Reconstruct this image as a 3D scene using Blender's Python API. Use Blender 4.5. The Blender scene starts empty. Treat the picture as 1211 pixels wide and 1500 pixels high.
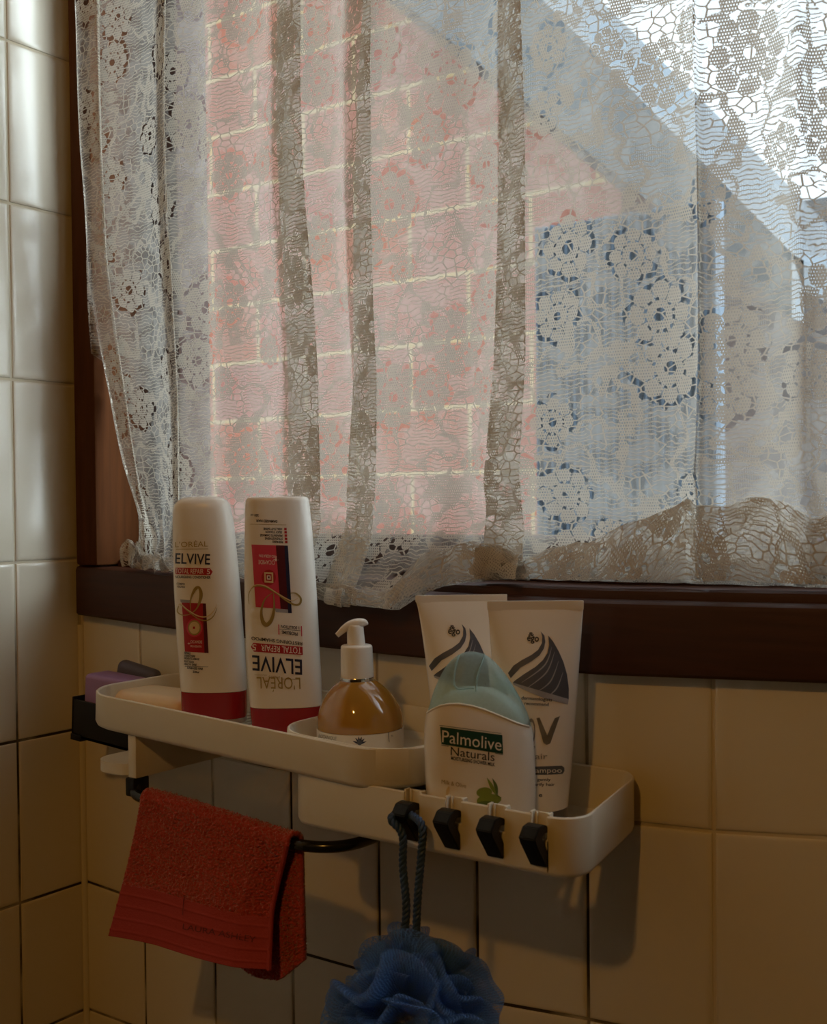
import bpy, bmesh, math, random
from mathutils import Vector, Matrix, noise
from mathutils.bvhtree import BVHTree
random.seed(7)
PI = math.pi
SC = bpy.context.scene
COL = SC.collection
V = Vector

# ------------------------------------------------------------------ camera
EUL = (1.5517490752, 0.0092556846, 0.5997394308)
CAM = V((0.8698194, -0.6576866, 1.2481256))
FPX, CX, CY = 1676.692, 678.2442, 766.4131


def rot_cam():
    a, b, c = EUL
    return Matrix.Rotation(c, 3, 'Z') @ Matrix.Rotation(b, 3, 'Y') @ Matrix.Rotation(a, 3, 'X')


RC = rot_cam()
cd = bpy.data.cameras.new('camera')
cam = bpy.data.objects.new('camera', cd)
COL.objects.link(cam)
cam.location = CAM
cam.rotation_euler = EUL
cd.sensor_fit = 'HORIZONTAL'
cd.sensor_width = 36
cd.lens = FPX * 36 / 1211
cd.shift_x = -(CX - 605.5) / 1211
cd.shift_y = (CY - 750) / 1211
cd.clip_start = 0.02
cd.dof.use_dof = True
cd.dof.focus_distance = 0.86
cd.dof.aperture_fstop = 20
SC.camera = cam


def ray(u, v):
    return RC @ V(((u - CX) / FPX, -(v - CY) / FPX, -1))


def aty(u, v, Y):
    d = ray(u, v)
    return CAM + d * ((Y - CAM.y) / d.y)


def atz(u, v, Z):
    d = ray(u, v)
    return CAM + d * ((Z - CAM.z) / d.z)


def atplane(u, v, P, n):
    d = ray(u, v)
    return CAM + d * ((P - CAM).dot(n) / d.dot(n))


# ------------------------------------------------------------------ materials
def newmat(name):
    m = bpy.data.materials.new(name)
    m.use_nodes = True
    nt = m.node_tree
    nt.nodes.clear()
    out = nt.nodes.new('ShaderNodeOutputMaterial')
    return m, nt, out


def mat(name, col, rough=0.4, metal=0.0, var=0.06, scale=40, bump=0.0, bscale=200, spec=0.5, sss=0.0, trans=0.0, sheen=0.0,
        stretch=None, alpha=1.0, emit=None, coat=0.0):
    m, nt, out = newmat(name)
    b = nt.nodes.new('ShaderNodeBsdfPrincipled')
    tc = nt.nodes.new('ShaderNodeTexCoord')
    mp = nt.nodes.new('ShaderNodeMapping')
    nt.links.new(tc.outputs['Object'], mp.inputs['Vector'])
    if stretch:
        mp.inputs['Scale'].default_value = stretch
    nz = nt.nodes.new('ShaderNodeTexNoise')
    nz.inputs['Scale'].default_value = scale
    nz.inputs['Detail'].default_value = 4
    nt.links.new(mp.outputs['Vector'], nz.inputs['Vector'])
    mx = nt.nodes.new('ShaderNodeMix')
    mx.data_type = 'RGBA'
    mx.inputs[6].default_value = (*[max(0, c * (1 - var)) for c in col], 1)
    mx.inputs[7].default_value = (*[min(1, c * (1 + var)) for c in col], 1)
    nt.links.new(nz.outputs['Fac'], mx.inputs[0])
    nt.links.new(mx.outputs[2], b.inputs['Base Color'])
    b.inputs['Roughness'].default_value = rough
    b.inputs['Metallic'].default_value = metal
    b.inputs['Specular IOR Level'].default_value = spec
    b.inputs['Transmission Weight'].default_value = trans
    b.inputs['Alpha'].default_value = alpha
    if coat:
        b.inputs['Coat Weight'].default_value = coat
    if sss:
        b.inputs['Subsurface Weight'].default_value = sss
        b.inputs['Subsurface Radius'].default_value = (0.01, 0.006, 0.004)
        b.inputs['Subsurface Scale'].default_value = 0.3
    if sheen:
        b.inputs['Sheen Weight'].default_value = sheen
    if bump:
        bp = nt.nodes.new('ShaderNodeBump')
        bp.inputs['Strength'].default_value = bump
        bp.inputs['Distance'].default_value = 0.001
        n2 = nt.nodes.new('ShaderNodeTexNoise')
        n2.inputs['Scale'].default_value = bscale
        n2.inputs['Detail'].default_value = 5
        nt.links.new(mp.outputs['Vector'], n2.inputs['Vector'])
        nt.links.new(n2.outputs['Fac'], bp.inputs['Height'])
        nt.links.new(bp.outputs['Normal'], b.inputs['Normal'])
    nt.links.new(b.outputs[0], out.inputs['Surface'])
    return m


class NG:
    """small helper to write maths in nodes"""

    def __init__(s, nt):
        s.nt = nt

    def m(s, op, *a):
        n = s.nt.nodes.new('ShaderNodeMath')
        n.operation = op
        for i, x in enumerate(a):
            if isinstance(x, (int, float)):
                n.inputs[i].default_value = x
            else:
                s.nt.links.new(x, n.inputs[i])
        return n.outputs[0]

    def less(s, a, e, w):
        """smooth a<e, 1 inside"""
        n = s.nt.nodes.new('ShaderNodeMapRange')
        n.interpolation_type = 'SMOOTHSTEP'
        n.inputs['To Min'].default_value = 1
        n.inputs['To Max'].default_value = 0
        for k, x in (('Value', a), ('From Min', s.m('SUBTRACT', e, w)), ('From Max', s.m('ADD', e, w))):
            if isinstance(x, (int, float)):
                n.inputs[k].default_value = x
            else:
                s.nt.links.new(x, n.inputs[k])
        return n.outputs[0]

    def mix(s, f, a, b):
        """float mix a->b by f"""
        n = s.nt.nodes.new('ShaderNodeMix')
        n.data_type = 'FLOAT'
        for i, x in ((0, f), (2, a), (3, b)):
            if isinstance(x, (int, float)):
                n.inputs[i].default_value = x
            else:
                s.nt.links.new(x, n.inputs[i])
        return n.outputs[0]


def lace_material():
    m, nt, out = newmat('cream_lace')
    g = NG(nt)
    uv = nt.nodes.new('ShaderNodeUVMap')
    uv.uv_map = 'cloth'
    sp = nt.nodes.new('ShaderNodeSeparateXYZ')
    nt.links.new(uv.outputs[0], sp.inputs[0])
    s, t = sp.outputs[0], sp.outputs[1]          # millimetres on the flat cloth

    def vec(x, y):
        c = nt.nodes.new('ShaderNodeCombineXYZ')
        for i, q in ((0, x), (1, y)):
            if isinstance(q, (int, float)):
                c.inputs[i].default_value = q
            else:
                nt.links.new(q, c.inputs[i])
        return c.outputs[0]

    def noise_(x, y, scale, detail=2):
        n = nt.nodes.new('ShaderNodeTexNoise')
        n.noise_dimensions = '2D'
        n.inputs['Scale'].default_value = scale
        n.inputs['Detail'].default_value = detail
        nt.links.new(vec(x, y), n.inputs['Vector'])
        return n.outputs['Fac']

    def vor(x, y, scale, feature, rnd):
        n = nt.nodes.new('ShaderNodeTexVoronoi')
        n.voronoi_dimensions = '2D'
        n.feature = feature
        n.inputs['Scale'].default_value = scale
        n.inputs['Randomness'].default_value = rnd
        nt.links.new(vec(x, y), n.inputs['Vector'])
        return n

    # open net of oval cells
    e = vor(g.m('MULTIPLY', s, 0.62), t, 1 / 5.2, 'DISTANCE_TO_EDGE', 0.85).outputs['Distance']
    thr = g.less(e, 0.075, 0.02)
    net = thr
    opn = thr
    # ladder: fine wavy horizontal threads
    nz = noise_(s, t, 0.09)
    ph = g.m('ADD', g.m('MULTIPLY', t, 2 * PI / 2.7), g.m('MULTIPLY', nz, 14))
    lad = g.less(g.m('MULTIPLY', g.m('SINE', ph), -1), -0.62, 0.25)
    fine = g.less(g.m('MULTIPLY', g.m('SINE', g.m('MULTIPLY', s, 2 * PI / 1.3)), -1), -0.55, 0.3)
    lad = g.m('MAXIMUM', lad, g.m('MULTIPLY', fine, 0.45))
    # dense weave with tiny square holes
    row = g.m('FLOOR', g.m('DIVIDE', t, 1.9))
    sx = g.m('ADD', s, g.m('MULTIPLY', g.m('MODULO', row, 2), 0.85))
    hx = g.m('ABSOLUTE', g.m('SUBTRACT', g.m('FRACT', g.m('DIVIDE', sx, 1.7)), 0.5))
    hy = g.m('ABSOLUTE', g.m('SUBTRACT', g.m('FRACT', g.m('DIVIDE', t, 1.9)), 0.5))
    hole = g.m('MULTIPLY', g.less(hx, 0.24, 0.05), g.less(hy, 0.24, 0.05))
    hole_on = g.less(noise_(s, t, 0.11, 1), 0.56, 0.06)
    dense = g.m('SUBTRACT', 1.0, g.m('MULTIPLY', hole, g.m('ADD', 0.35, g.m('MULTIPLY', hole_on, 0.6))))
    # flowers
    fv = vor(s, t, 1 / 58, 'F1', 0.9)
    r = fv.outputs['Distance']
    ps = nt.nodes.new('ShaderNodeSeparateXYZ')
    nt.links.new(fv.outputs['Position'], ps.inputs[0])
    dx = g.m('SUBTRACT', g.m('DIVIDE', s, 1), ps.outputs[0])
    dy = g.m('SUBTRACT', g.m('DIVIDE', t, 1), ps.outputs[1])
    ang = g.m('ARCTAN2', dy, dx)
    cs_ = nt.nodes.new('ShaderNodeSeparateColor')
    nt.links.new(fv.outputs['Color'], cs_.inputs[0])
    size = g.m('ADD', 0.42, g.m('MULTIPLY', cs_.outputs[0], 0.62))
    r = g.m('DIVIDE', r, size)
    r = g.m('ADD', r, g.m('MULTIPLY', g.m('SUBTRACT', noise_(s, t, 0.05, 2), 0.5), 0.16))
    rp = g.m('ADD', 0.33, g.m('MULTIPLY', g.m('ABSOLUTE', g.m('COSINE', g.m('MULTIPLY', ang, 4))), 0.075))
    flower = g.less(r, rp, 0.006)
    core = g.less(r, 0.075, 0.006)
    ring = g.m('MULTIPLY', g.less(g.m('ABSOLUTE', g.m('SUBTRACT', r, 0.2)), 0.018, 0.006),
               g.less(g.m('COSINE', g.m('MULTIPLY', ang, 12)), 0.2, 0.2))
    gap = g.m('MULTIPLY', g.less(g.m('ABSOLUTE', g.m('COSINE', g.m('MULTIPLY', ang, 4))), 0.13, 0.05),
              g.less(g.m('MULTIPLY', r, -1), -0.2, 0.01))
    opening = g.m('MAXIMUM', core, g.m('MAXIMUM', ring, g.m('MULTIPLY', gap, 0.8)))
    # halo of open cells around a flower, elsewhere ladder or net
    halo = g.m('MULTIPLY', g.less(r, g.m('ADD', rp, 0.085), 0.01), g.less(noise_(g.m('ADD', s, 900), t, 0.055, 2), 0.53, 0.02))
    zone = g.less(noise_(s, t, 0.028, 2), 0.47, 0.012)
    ground = g.mix(zone, lad, net)
    # leaf scrolls: thick woven curls
    n2 = noise_(g.m('ADD', s, 300), t, 0.024, 2)
    curl = g.less(g.m('ABSOLUTE', g.m('SUBTRACT', n2, 0.5)), 0.028, 0.006)
    ground = g.mix(curl, ground, dense)
    a = g.mix(halo, ground, opn)
    fl = g.mix(opening, dense, opn)
    a = g.mix(flower, a, fl)
    # tulle: absent in the open holes round the flowers and in their hearts
    bare = g.mix(flower, halo, opening)
    tul = g.mix(bare, g.mix(g.less(noise_(g.m('ADD', s, 500), t, 0.06, 2), 0.52, 0.08), 0.22, 0.40), 0.02)
    d = nt.nodes.new('ShaderNodeBsdfDiffuse')
    d.inputs[0].default_value = (0.58, 0.52, 0.43, 1)
    tr = nt.nodes.new('ShaderNodeBsdfTranslucent')
    tr.inputs[0].default_value = (0.56, 0.50, 0.42, 1)
    mx = nt.nodes.new('ShaderNodeMixShader')
    mx.inputs[0].default_value = 0.29
    nt.links.new(d.outputs[0], mx.inputs[1])
    nt.links.new(tr.outputs[0], mx.inputs[2])
    v1 = nt.nodes.new('ShaderNodeBsdfDiffuse')
    v1.inputs[0].default_value = (0.68, 0.61, 0.51, 1)
    v2 = nt.nodes.new('ShaderNodeBsdfTranslucent')
    v2.inputs[0].default_value = (0.66, 0.62, 0.56, 1)
    vm = nt.nodes.new('ShaderNodeMixShader')
    vm.inputs[0].default_value = 0.5
    nt.links.new(v1.outputs[0], vm.inputs[1])
    nt.links.new(v2.outputs[0], vm.inputs[2])
    tm = nt.nodes.new('ShaderNodeMixShader')
    nt.links.new(a, tm.inputs[0])
    nt.links.new(vm.outputs[0], tm.inputs[1])
    nt.links.new(mx.outputs[0], tm.inputs[2])
    tp = nt.nodes.new('ShaderNodeBsdfTransparent')
    m2 = nt.nodes.new('ShaderNodeMixShader')
    nt.links.new(g.m('MAXIMUM', a, tul), m2.inputs[0])
    nt.links.new(tp.outputs[0], m2.inputs[1])
    nt.links.new(tm.outputs[0], m2.inputs[2])
    nt.links.new(m2.outputs[0], out.inputs['Surface'])
    return m


def net_material():
    m, nt, out = newmat('blue_netting')
    g = NG(nt)
    uv = nt.nodes.new('ShaderNodeUVMap')
    uv.uv_map = 'cloth'
    vn = nt.nodes.new('ShaderNodeTexVoronoi')
    vn.voronoi_dimensions = '2D'
    vn.feature = 'DISTANCE_TO_EDGE'
    vn.inputs['Scale'].default_value = 1 / 1.6
    vn.inputs['Randomness'].default_value = 0.5
    nt.links.new(uv.outputs[0], vn.inputs['Vector'])
    a = g.less(vn.outputs['Distance'], 0.12, 0.05)
    a = g.m('MAXIMUM', a, 0.17)
    d = nt.nodes.new('ShaderNodeBsdfPrincipled')
    d.inputs['Base Color'].default_value = (0.10, 0.25, 0.62, 1)
    d.inputs['Roughness'].default_value = 0.4
    tr = nt.nodes.new('ShaderNodeBsdfTranslucent')
    tr.inputs[0].default_value = (0.10, 0.25, 0.62, 1)
    mx = nt.nodes.new('ShaderNodeMixShader')
    mx.inputs[0].default_value = 0.3
    nt.links.new(d.outputs[0], mx.inputs[1])
    nt.links.new(tr.outputs[0], mx.inputs[2])
    tp = nt.nodes.new('ShaderNodeBsdfTransparent')
    m2 = nt.nodes.new('ShaderNodeMixShader')
    nt.links.new(a, m2.inputs[0])
    nt.links.new(tp.outputs[0], m2.inputs[1])
    nt.links.new(mx.outputs[0], m2.inputs[2])
    nt.links.new(m2.outputs[0], out.inputs['Surface'])
    return m


def glass_material():
    m, nt, out = newmat('window_glass')
    tp = nt.nodes.new('ShaderNodeBsdfTransparent')
    tp.inputs[0].default_value = (0.94, 0.97, 0.97, 1)
    gl = nt.nodes.new('ShaderNodeBsdfGlossy')
    gl.inputs['Roughness'].default_value = 0.05
    nz = nt.nodes.new('ShaderNodeTexNoise')
    nz.inputs['Scale'].default_value = 30
    rmp = nt.nodes.new('ShaderNodeMapRange')
    rmp.inputs['To Min'].default_value = 0.03
    rmp.inputs['To Max'].default_value = 0.06
    nt.links.new(nz.outputs['Fac'], rmp.inputs['Value'])
    mx = nt.nodes.new('ShaderNodeMixShader')
    nt.links.new(rmp.outputs[0], mx.inputs[0])
    nt.links.new(tp.outputs[0], mx.inputs[1])
    nt.links.new(gl.outputs[0], mx.inputs[2])
    nt.links.new(mx.outputs[0], out.inputs['Surface'])
    return m


def grout_material():
    """cement grout, dirty brown near the rack and the floor, cleaner elsewhere"""
    m, nt, out = newmat('grout')
    b = nt.nodes.new('ShaderNodeBsdfPrincipled')
    b.inputs['Roughness'].default_value = 0.9
    tc = nt.nodes.new('ShaderNodeTexCoord')
    nz = nt.nodes.new('ShaderNodeTexNoise')
    nz.inputs['Scale'].default_value = 9
    nz.inputs['Detail'].default_value = 6
    nt.links.new(tc.outputs['Object'], nz.inputs['Vector'])
    sp = nt.nodes.new('ShaderNodeSeparateXYZ')
    nt.links.new(tc.outputs['Object'], sp.inputs[0])
    g = NG(nt)
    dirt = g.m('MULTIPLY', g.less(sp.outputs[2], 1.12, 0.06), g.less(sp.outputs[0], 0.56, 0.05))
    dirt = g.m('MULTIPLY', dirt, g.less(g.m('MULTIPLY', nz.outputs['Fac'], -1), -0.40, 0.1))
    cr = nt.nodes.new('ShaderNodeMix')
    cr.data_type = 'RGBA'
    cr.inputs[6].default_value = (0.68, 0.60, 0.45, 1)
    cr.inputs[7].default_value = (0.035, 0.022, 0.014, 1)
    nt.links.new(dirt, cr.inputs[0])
    nt.links.new(cr.outputs[2], b.inputs['Base Color'])
    nt.links.new(b.outputs[0], out.inputs['Surface'])
    return m


def brick_material():
    m, nt, out = newmat('pink_brick')
    b = nt.nodes.new('ShaderNodeBsdfPrincipled')
    b.inputs['Roughness'].default_value = 0.9
    tc = nt.nodes.new('ShaderNodeTexCoord')
    mp = nt.nodes.new('ShaderNodeMapping')
    mp.inputs['Rotation'].default_value = (PI / 2, 0, 0)
    nt.links.new(tc.outputs['Object'], mp.inputs['Vector'])
    br = nt.nodes.new('ShaderNodeTexBrick')
    br.inputs['Color1'].default_value = (0.46, 0.16, 0.095, 1)
    br.inputs['Color2'].default_value = (0.42, 0.17, 0.13, 1)
    br.inputs['Mortar'].default_value = (0.62, 0.45, 0.24, 1)
    br.inputs['Scale'].default_value = 1
    br.inputs['Mortar Size'].default_value = 0.0055
    br.inputs['Brick Width'].default_value = 0.36
    br.inputs['Row Height'].default_value = 0.165
    nt.links.new(mp.outputs[0], br.inputs['Vector'])
    nt.links.new(br.outputs['Color'], b.inputs['Base Color'])
    nt.links.new(b.outputs[0], out.inputs['Surface'])
    return m


M = {
    'tile': mat('cream_tile', (0.76, 0.69, 0.55), 0.2, var=0.05, scale=5, bump=0.03, bscale=14, spec=0.65),
    'paint': mat('wall_paint', (0.07, 0.05, 0.032), 0.7, var=0.04),
    'grout': grout_material(),
    'wood': mat('mahogany', (0.050, 0.014, 0.004), 0.5, var=0.45, scale=30, bump=0.15, bscale=60, stretch=(0.5, 6, 6), spec=0.3),
    'wood_v': mat('mahogany_upright', (0.080, 0.025, 0.006), 0.7, var=0.45, scale=30, bump=0.15, bscale=60, stretch=(6, 6, 0.5), spec=0.08),
    'glass': glass_material(),
    'lace': lace_material(),
    'plastic': mat('white_plastic', (0.76, 0.69, 0.55), 0.38, var=0.03, scale=20),
    'black': mat('black_plastic', (0.004, 0.004, 0.004), 0.4, var=0.2, spec=0.3),
    'rail': mat('black_gloss_metal', (0.010, 0.010, 0.010), 0.16, var=0.2, spec=0.6),
    'hdpe': mat('pearl_white_plastic', (0.84, 0.77, 0.68), 0.27, var=0.02),
    'red': mat('dark_red_plastic', (0.33, 0.012, 0.016), 0.25, var=0.08),
    'seam': mat('clear_grey_foot', (0.42, 0.36, 0.30), 0.3),
    'ink': mat('black_ink', (0.012, 0.012, 0.022), 0.45),
    'navy': mat('navy_ink', (0.016, 0.020, 0.06), 0.4),
    'redink': mat('red_ink', (0.42, 0.015, 0.025), 0.4, var=0.15),
    'pinkink': mat('crimson_ink', (0.62, 0.05, 0.09), 0.4, var=0.15),
    'maroon': mat('maroon_ink', (0.09, 0.008, 0.018), 0.4),
    'gold': mat('gold_ink', (0.42, 0.30, 0.10), 0.35, metal=0.3),
    'palegold': mat('pale_gold_ink', (0.74, 0.56, 0.30), 0.35),
    'whiteink': mat('white_ink', (0.85, 0.78, 0.70), 0.45),
    'green': mat('bottle_green_ink', (0.008, 0.055, 0.040), 0.4),
    'olive': mat('olive_green_ink', (0.22, 0.27, 0.035), 0.4, var=0.3, scale=120),
    'olive_dark': mat('dark_olive_ink', (0.10, 0.15, 0.025), 0.4, var=0.3, scale=120),
    'greyink': mat('slate_grey_ink', (0.085, 0.095, 0.125), 0.35, var=0.2, scale=60),
    'fade': mat('pale_grey_ink', (0.36, 0.36, 0.40), 0.35, var=0.3, scale=160, stretch=(1, 1, 0.4)),
    'silver': mat('silver_foil', (0.34, 0.31, 0.26), 0.3, metal=0.6, var=0.4, scale=200),
    'chrome': mat('chrome', (0.75, 0.75, 0.75), 0.08, metal=1.0),
    'greycap': mat('grey_cap', (0.12, 0.12, 0.125), 0.35),
    'amber': mat('amber_soap', (0.43, 0.215, 0.035), 0.05, var=0.22, scale=38, spec=0.7, sss=0.25, stretch=(2, 2, 0.5), coat=0.6),
    'label': mat('cream_paper', (0.80, 0.74, 0.66), 0.5),
    'pump': mat('glossy_white_plastic', (0.84, 0.78, 0.70), 0.18, var=0.02),
    'purple': mat('lilac_soap', (0.36, 0.20, 0.40), 0.5, var=0.06),
    'slate': mat('slate_soap', (0.10, 0.085, 0.12), 0.5, var=0.1),
    'cream': mat('cream_soap', (0.84, 0.62, 0.38), 0.35, var=0.04, sss=0.2),
    'towel': mat('red_terry', (0.46, 0.050, 0.036), 0.95, var=0.30, scale=420, bump=1.0, bscale=700, spec=0.1, sheen=0.5),
    'band': mat('red_woven_band', (0.40, 0.052, 0.044), 0.85, var=0.10, scale=500, bump=0.35, bscale=900, spec=0.15),
    'thread': mat('dark_red_thread', (0.13, 0.013, 0.011), 0.8),
    'net': net_material(),
    'cord': mat('navy_cord', (0.022, 0.055, 0.13), 0.5, var=0.2),
    'brick': brick_material(),
    'roof': mat('blue_grey_roofing', (0.10, 0.125, 0.15), 0.7, var=0.12, scale=6),
    'eave': mat('painted_eave_timber', (0.115, 0.13, 0.145), 0.6, var=0.1, scale=6),
    'fascia': mat('dark_gutter', (0.10, 0.07, 0.06), 0.6),
    'fence': mat('blue_steel_sheet', (0.035, 0.070, 0.115), 0.5, var=0.35, scale=30),
    'leaf': mat('grey_green_leaves', (0.16, 0.22, 0.20), 0.7, var=0.4, scale=20),
    'render': mat('pale_render', (0.30, 0.33, 0.35), 0.8, var=0.08, scale=8),
    'ground': mat('garden_soil', (0.25, 0.22, 0.18), 0.95),
    'floor': mat('bathroom_floor', (0.09, 0.06, 0.04), 0.5),
}

cap_m, cap_nt, cap_out = newmat('aqua_translucent_plastic')
_b = cap_nt.nodes.new('ShaderNodeBsdfPrincipled')
_b.inputs['Base Color'].default_value = (0.58, 0.72, 0.72, 1)
_b.inputs['Roughness'].default_value = 0.3
_b.inputs['IOR'].default_value = 1.3
_n = cap_nt.nodes.new('ShaderNodeTexNoise')
_n.inputs['Scale'].default_value = 30
_t = cap_nt.nodes.new('ShaderNodeBsdfTransparent')
_t.inputs[0].default_value = (0.72, 0.87, 0.87, 1)
_x = cap_nt.nodes.new('ShaderNodeMixShader')
_r = cap_nt.nodes.new('ShaderNodeMapRange')
_r.inputs['To Min'].default_value = 0.27
_r.inputs['To Max'].default_value = 0.34
cap_nt.links.new(_n.outputs['Fac'], _r.inputs['Value'])
cap_nt.links.new(_r.outputs[0], _x.inputs[0])
cap_nt.links.new(_t.outputs[0], _x.inputs[1])
cap_nt.links.new(_b.outputs[0], _x.inputs[2])
cap_nt.links.new(_x.outputs[0], cap_out.inputs['Surface'])
M['aqua'] = cap_m


# ------------------------------------------------------------------ object helpers
def link(name, bm, mats, parent=None, smooth=True, angle=40):
    me = bpy.data.meshes.new(name)
    bm.normal_update()
    bm.to_mesh(me)
    bm.free()
    if not isinstance(mats, (list, tuple)):
        mats = [mats]
    for m in mats:
        me.materials.append(m)
    if smooth:
        me.shade_smooth()
        try:
            me.set_sharp_from_angle(angle=math.radians(angle))
        except Exception:
            pass
    o = bpy.data.objects.new(name, me)
    COL.objects.link(o)
    if parent is not None:
        o.parent = parent
        o.matrix_parent_inverse = parent.matrix_basis.inverted()
    return o


def thing(name, label, cat, loc, group=None):
    o = bpy.data.objects.new(name, None)
    o.empty_display_size = 0.02
    COL.objects.link(o)
    o.location = loc
    o['label'] = label
    o['category'] = cat
    if group:
        o['group'] = group
    return o


def tag(o, label, cat, group=None):
    o['label'] = label
    o['category'] = cat
    if group:
        o['group'] = group
    return o


def struct(name, bm, mats, parent=None, smooth=False):
    o = link(name, bm, mats, parent, smooth)
    if parent is None:
        o['kind'] = 'structure'
    return o


def box(bm, a, b, mi=0, bevel=0.0, seg=2):
    """axis aligned box between corners a and b"""
    a, b = V(a), V(b)
    r = bmesh.ops.create_cube(bm, size=1)
    vs = r['verts']
    for v in vs:
        v.co = V((a.x + (v.co.x + .5) * (b.x - a.x), a.y + (v.co.y + .5) * (b.y - a.y), a.z + (v.co.z + .5) * (b.z - a.z)))
    fs = list({f for v in vs for f in v.link_faces})
    for f in fs:
        f.material_index = mi
    if bevel:
        es = list({e for v in vs for e in v.link_edges})
        r = bmesh.ops.bevel(bm, geom=es, offset=bevel, segments=seg, affect='EDGES', profile=0.5)
        for f in r['faces']:
            f.material_index = mi
    return vs


def loft(bm, rings, cap0=True, cap1=True, mi=0, closed=True):
    vr = [[bm.verts.new(p) for p in r] for r in rings]
    n = len(rings[0])
    fs = []
    for a, b in zip(vr, vr[1:]):
        for i in range(n if closed else n - 1):
            j = (i + 1) % n
            f = bm.faces.new((a[i], a[j], b[j], b[i]))
            f.material_index = mi
            fs.append(f)
    if cap0:
        f = bm.faces.new(vr[0][::-1])
        f.material_index = mi
    if cap1:
        f = bm.faces.new(vr[-1])
        f.material_index = mi
    return fs


def spline(pts, n):
    """Catmull-Rom through tuples of any length"""
    P = [pts[0]] + list(pts) + [pts[-1]]
    out = []
    for k in range(len(pts) - 1):
        p0, p1, p2, p3 = P[k:k + 4]
        for i in range(n):
            t = i / n
            out.append(tuple(0.5 * (2 * b + (c - a) * t + (2 * a - 5 * b + 4 * c - d) * t * t + (3 * b - a - 3 * c + d) * t ** 3)
                             for a, b, c, d in zip(p0, p1, p2, p3)))
    out.append(tuple(pts[-1]))
    return out


def tube(bm, path, rad, n=12, mi=0, caps=True):
    path = [V(p) for p in path]
    rings = []
    up = V((0, 0, 1))
    for i, p in enumerate(path):
        d = (path[min(i + 1, len(path) - 1)] - path[max(i - 1, 0)]).normalized()
        if i == 0:
            up = d.orthogonal().normalized()
        s = d.cross(up).normalized()
        up = s.cross(d).normalized()
        r = rad[i] if isinstance(rad, (list, tuple)) else rad
        rings.append([p + s * (math.cos(2 * PI * k / n) * r) + up * (math.sin(2 * PI * k / n) * r) for k in range(n)])
    loft(bm, rings, caps, caps, mi)


def lathe(bm, prof, c, n=48, mi=0, cap0=True, cap1=True):
    loft(bm, [[V((c[0] + r * math.cos(2 * PI * k / n), c[1] + r * math.sin(2 * PI * k / n), z)) for k in range(n)] for r, z in prof],
         cap0, cap1, mi)


def rrect(x0, x1, y0, y1, r, n=8, mid=6):
    """rounded rectangle outline, counter-clockwise from the front-left; mid extra points on the front edge"""
    pts = []
    for cx, cy, a0 in ((x0 + r, y0 + r, PI), (x1 - r, y0 + r, 1.5 * PI), (x1 - r, y1 - r, 0), (x0 + r, y1 - r, .5 * PI)):
        for i in range(n + 1):
            a = a0 + .5 * PI * i / n
            pts.append((cx + r * math.cos(a), cy + r * math.sin(a)))
    return pts


def pw(x, tab):
    """piecewise linear table"""
    if x <= tab[0][0]:
        return tab[0][1]
    for (a, p), (b, q) in zip(tab, tab[1:]):
        if x <= b:
            return p + (q - p) * (x - a) / (b - a)
    return tab[-1][1]


# ------------------------------------------------------------------ the room
RX, RY, RZ = 1.95, -2.3, 2.45
TW = 0.087146
XS = [0.0] + [0.0795 + TW * k for k in range(20)]
ROW4 = [(0.0, 1.0462), (0.08, 1.0433), (0.163, 1.0405), (0.211, 1.0396), (0.251, 1.0389), (0.4, 1.0395), (0.5445, 1.0411), (0.6, 1.0451), (0.6714, 1.053), (0.8, 1.06)]
ROW5 = [(0.0, 0.9060), (0.1, 0.9015), (0.257, 0.8968), (0.306, 0.8963), (0.436, 0.9004), (0.515, 0.908), (0.67, 0.918), (0.8, 0.925)]
ROWS = [2.25, 2.1, 1.945, 1.795, 1.6437, 1.5052, 1.3555, 1.1995, ROW4, ROW5, [(0, 0.789), (0.8, 0.79)], 0.64, 0.49, 0.34, 0.19, 0.04]


def rowz(k, x):
    r = ROWS[k]
    return pw(x, r) if isinstance(r, list) else r


def tile_quad(bm, c, nrm, g=0.0011, rise=0.0016, soft=0.0045):
    """one glazed tile with pillowed edges; c = four corners, counter-clockwise seen from the front"""
    m = sum((V(p) for p in c), V()) / 4

    def ins(d, h):
        out = []
        for i in range(4):
            p, a, b = V(c[i]), V(c[i - 1]), V(c[(i + 1) % 4])
            out.append(p + (a - p).normalized() * d + (b - p).normalized() * d + nrm * h)
        return out
    rings = [ins(g, -0.001), ins(g + .0002, rise * .45), ins(g + .0010, rise * .78), ins(g + soft * .5, rise * .95), ins(g + soft, rise)]
    loft(bm, rings, False, True, 1)


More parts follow.
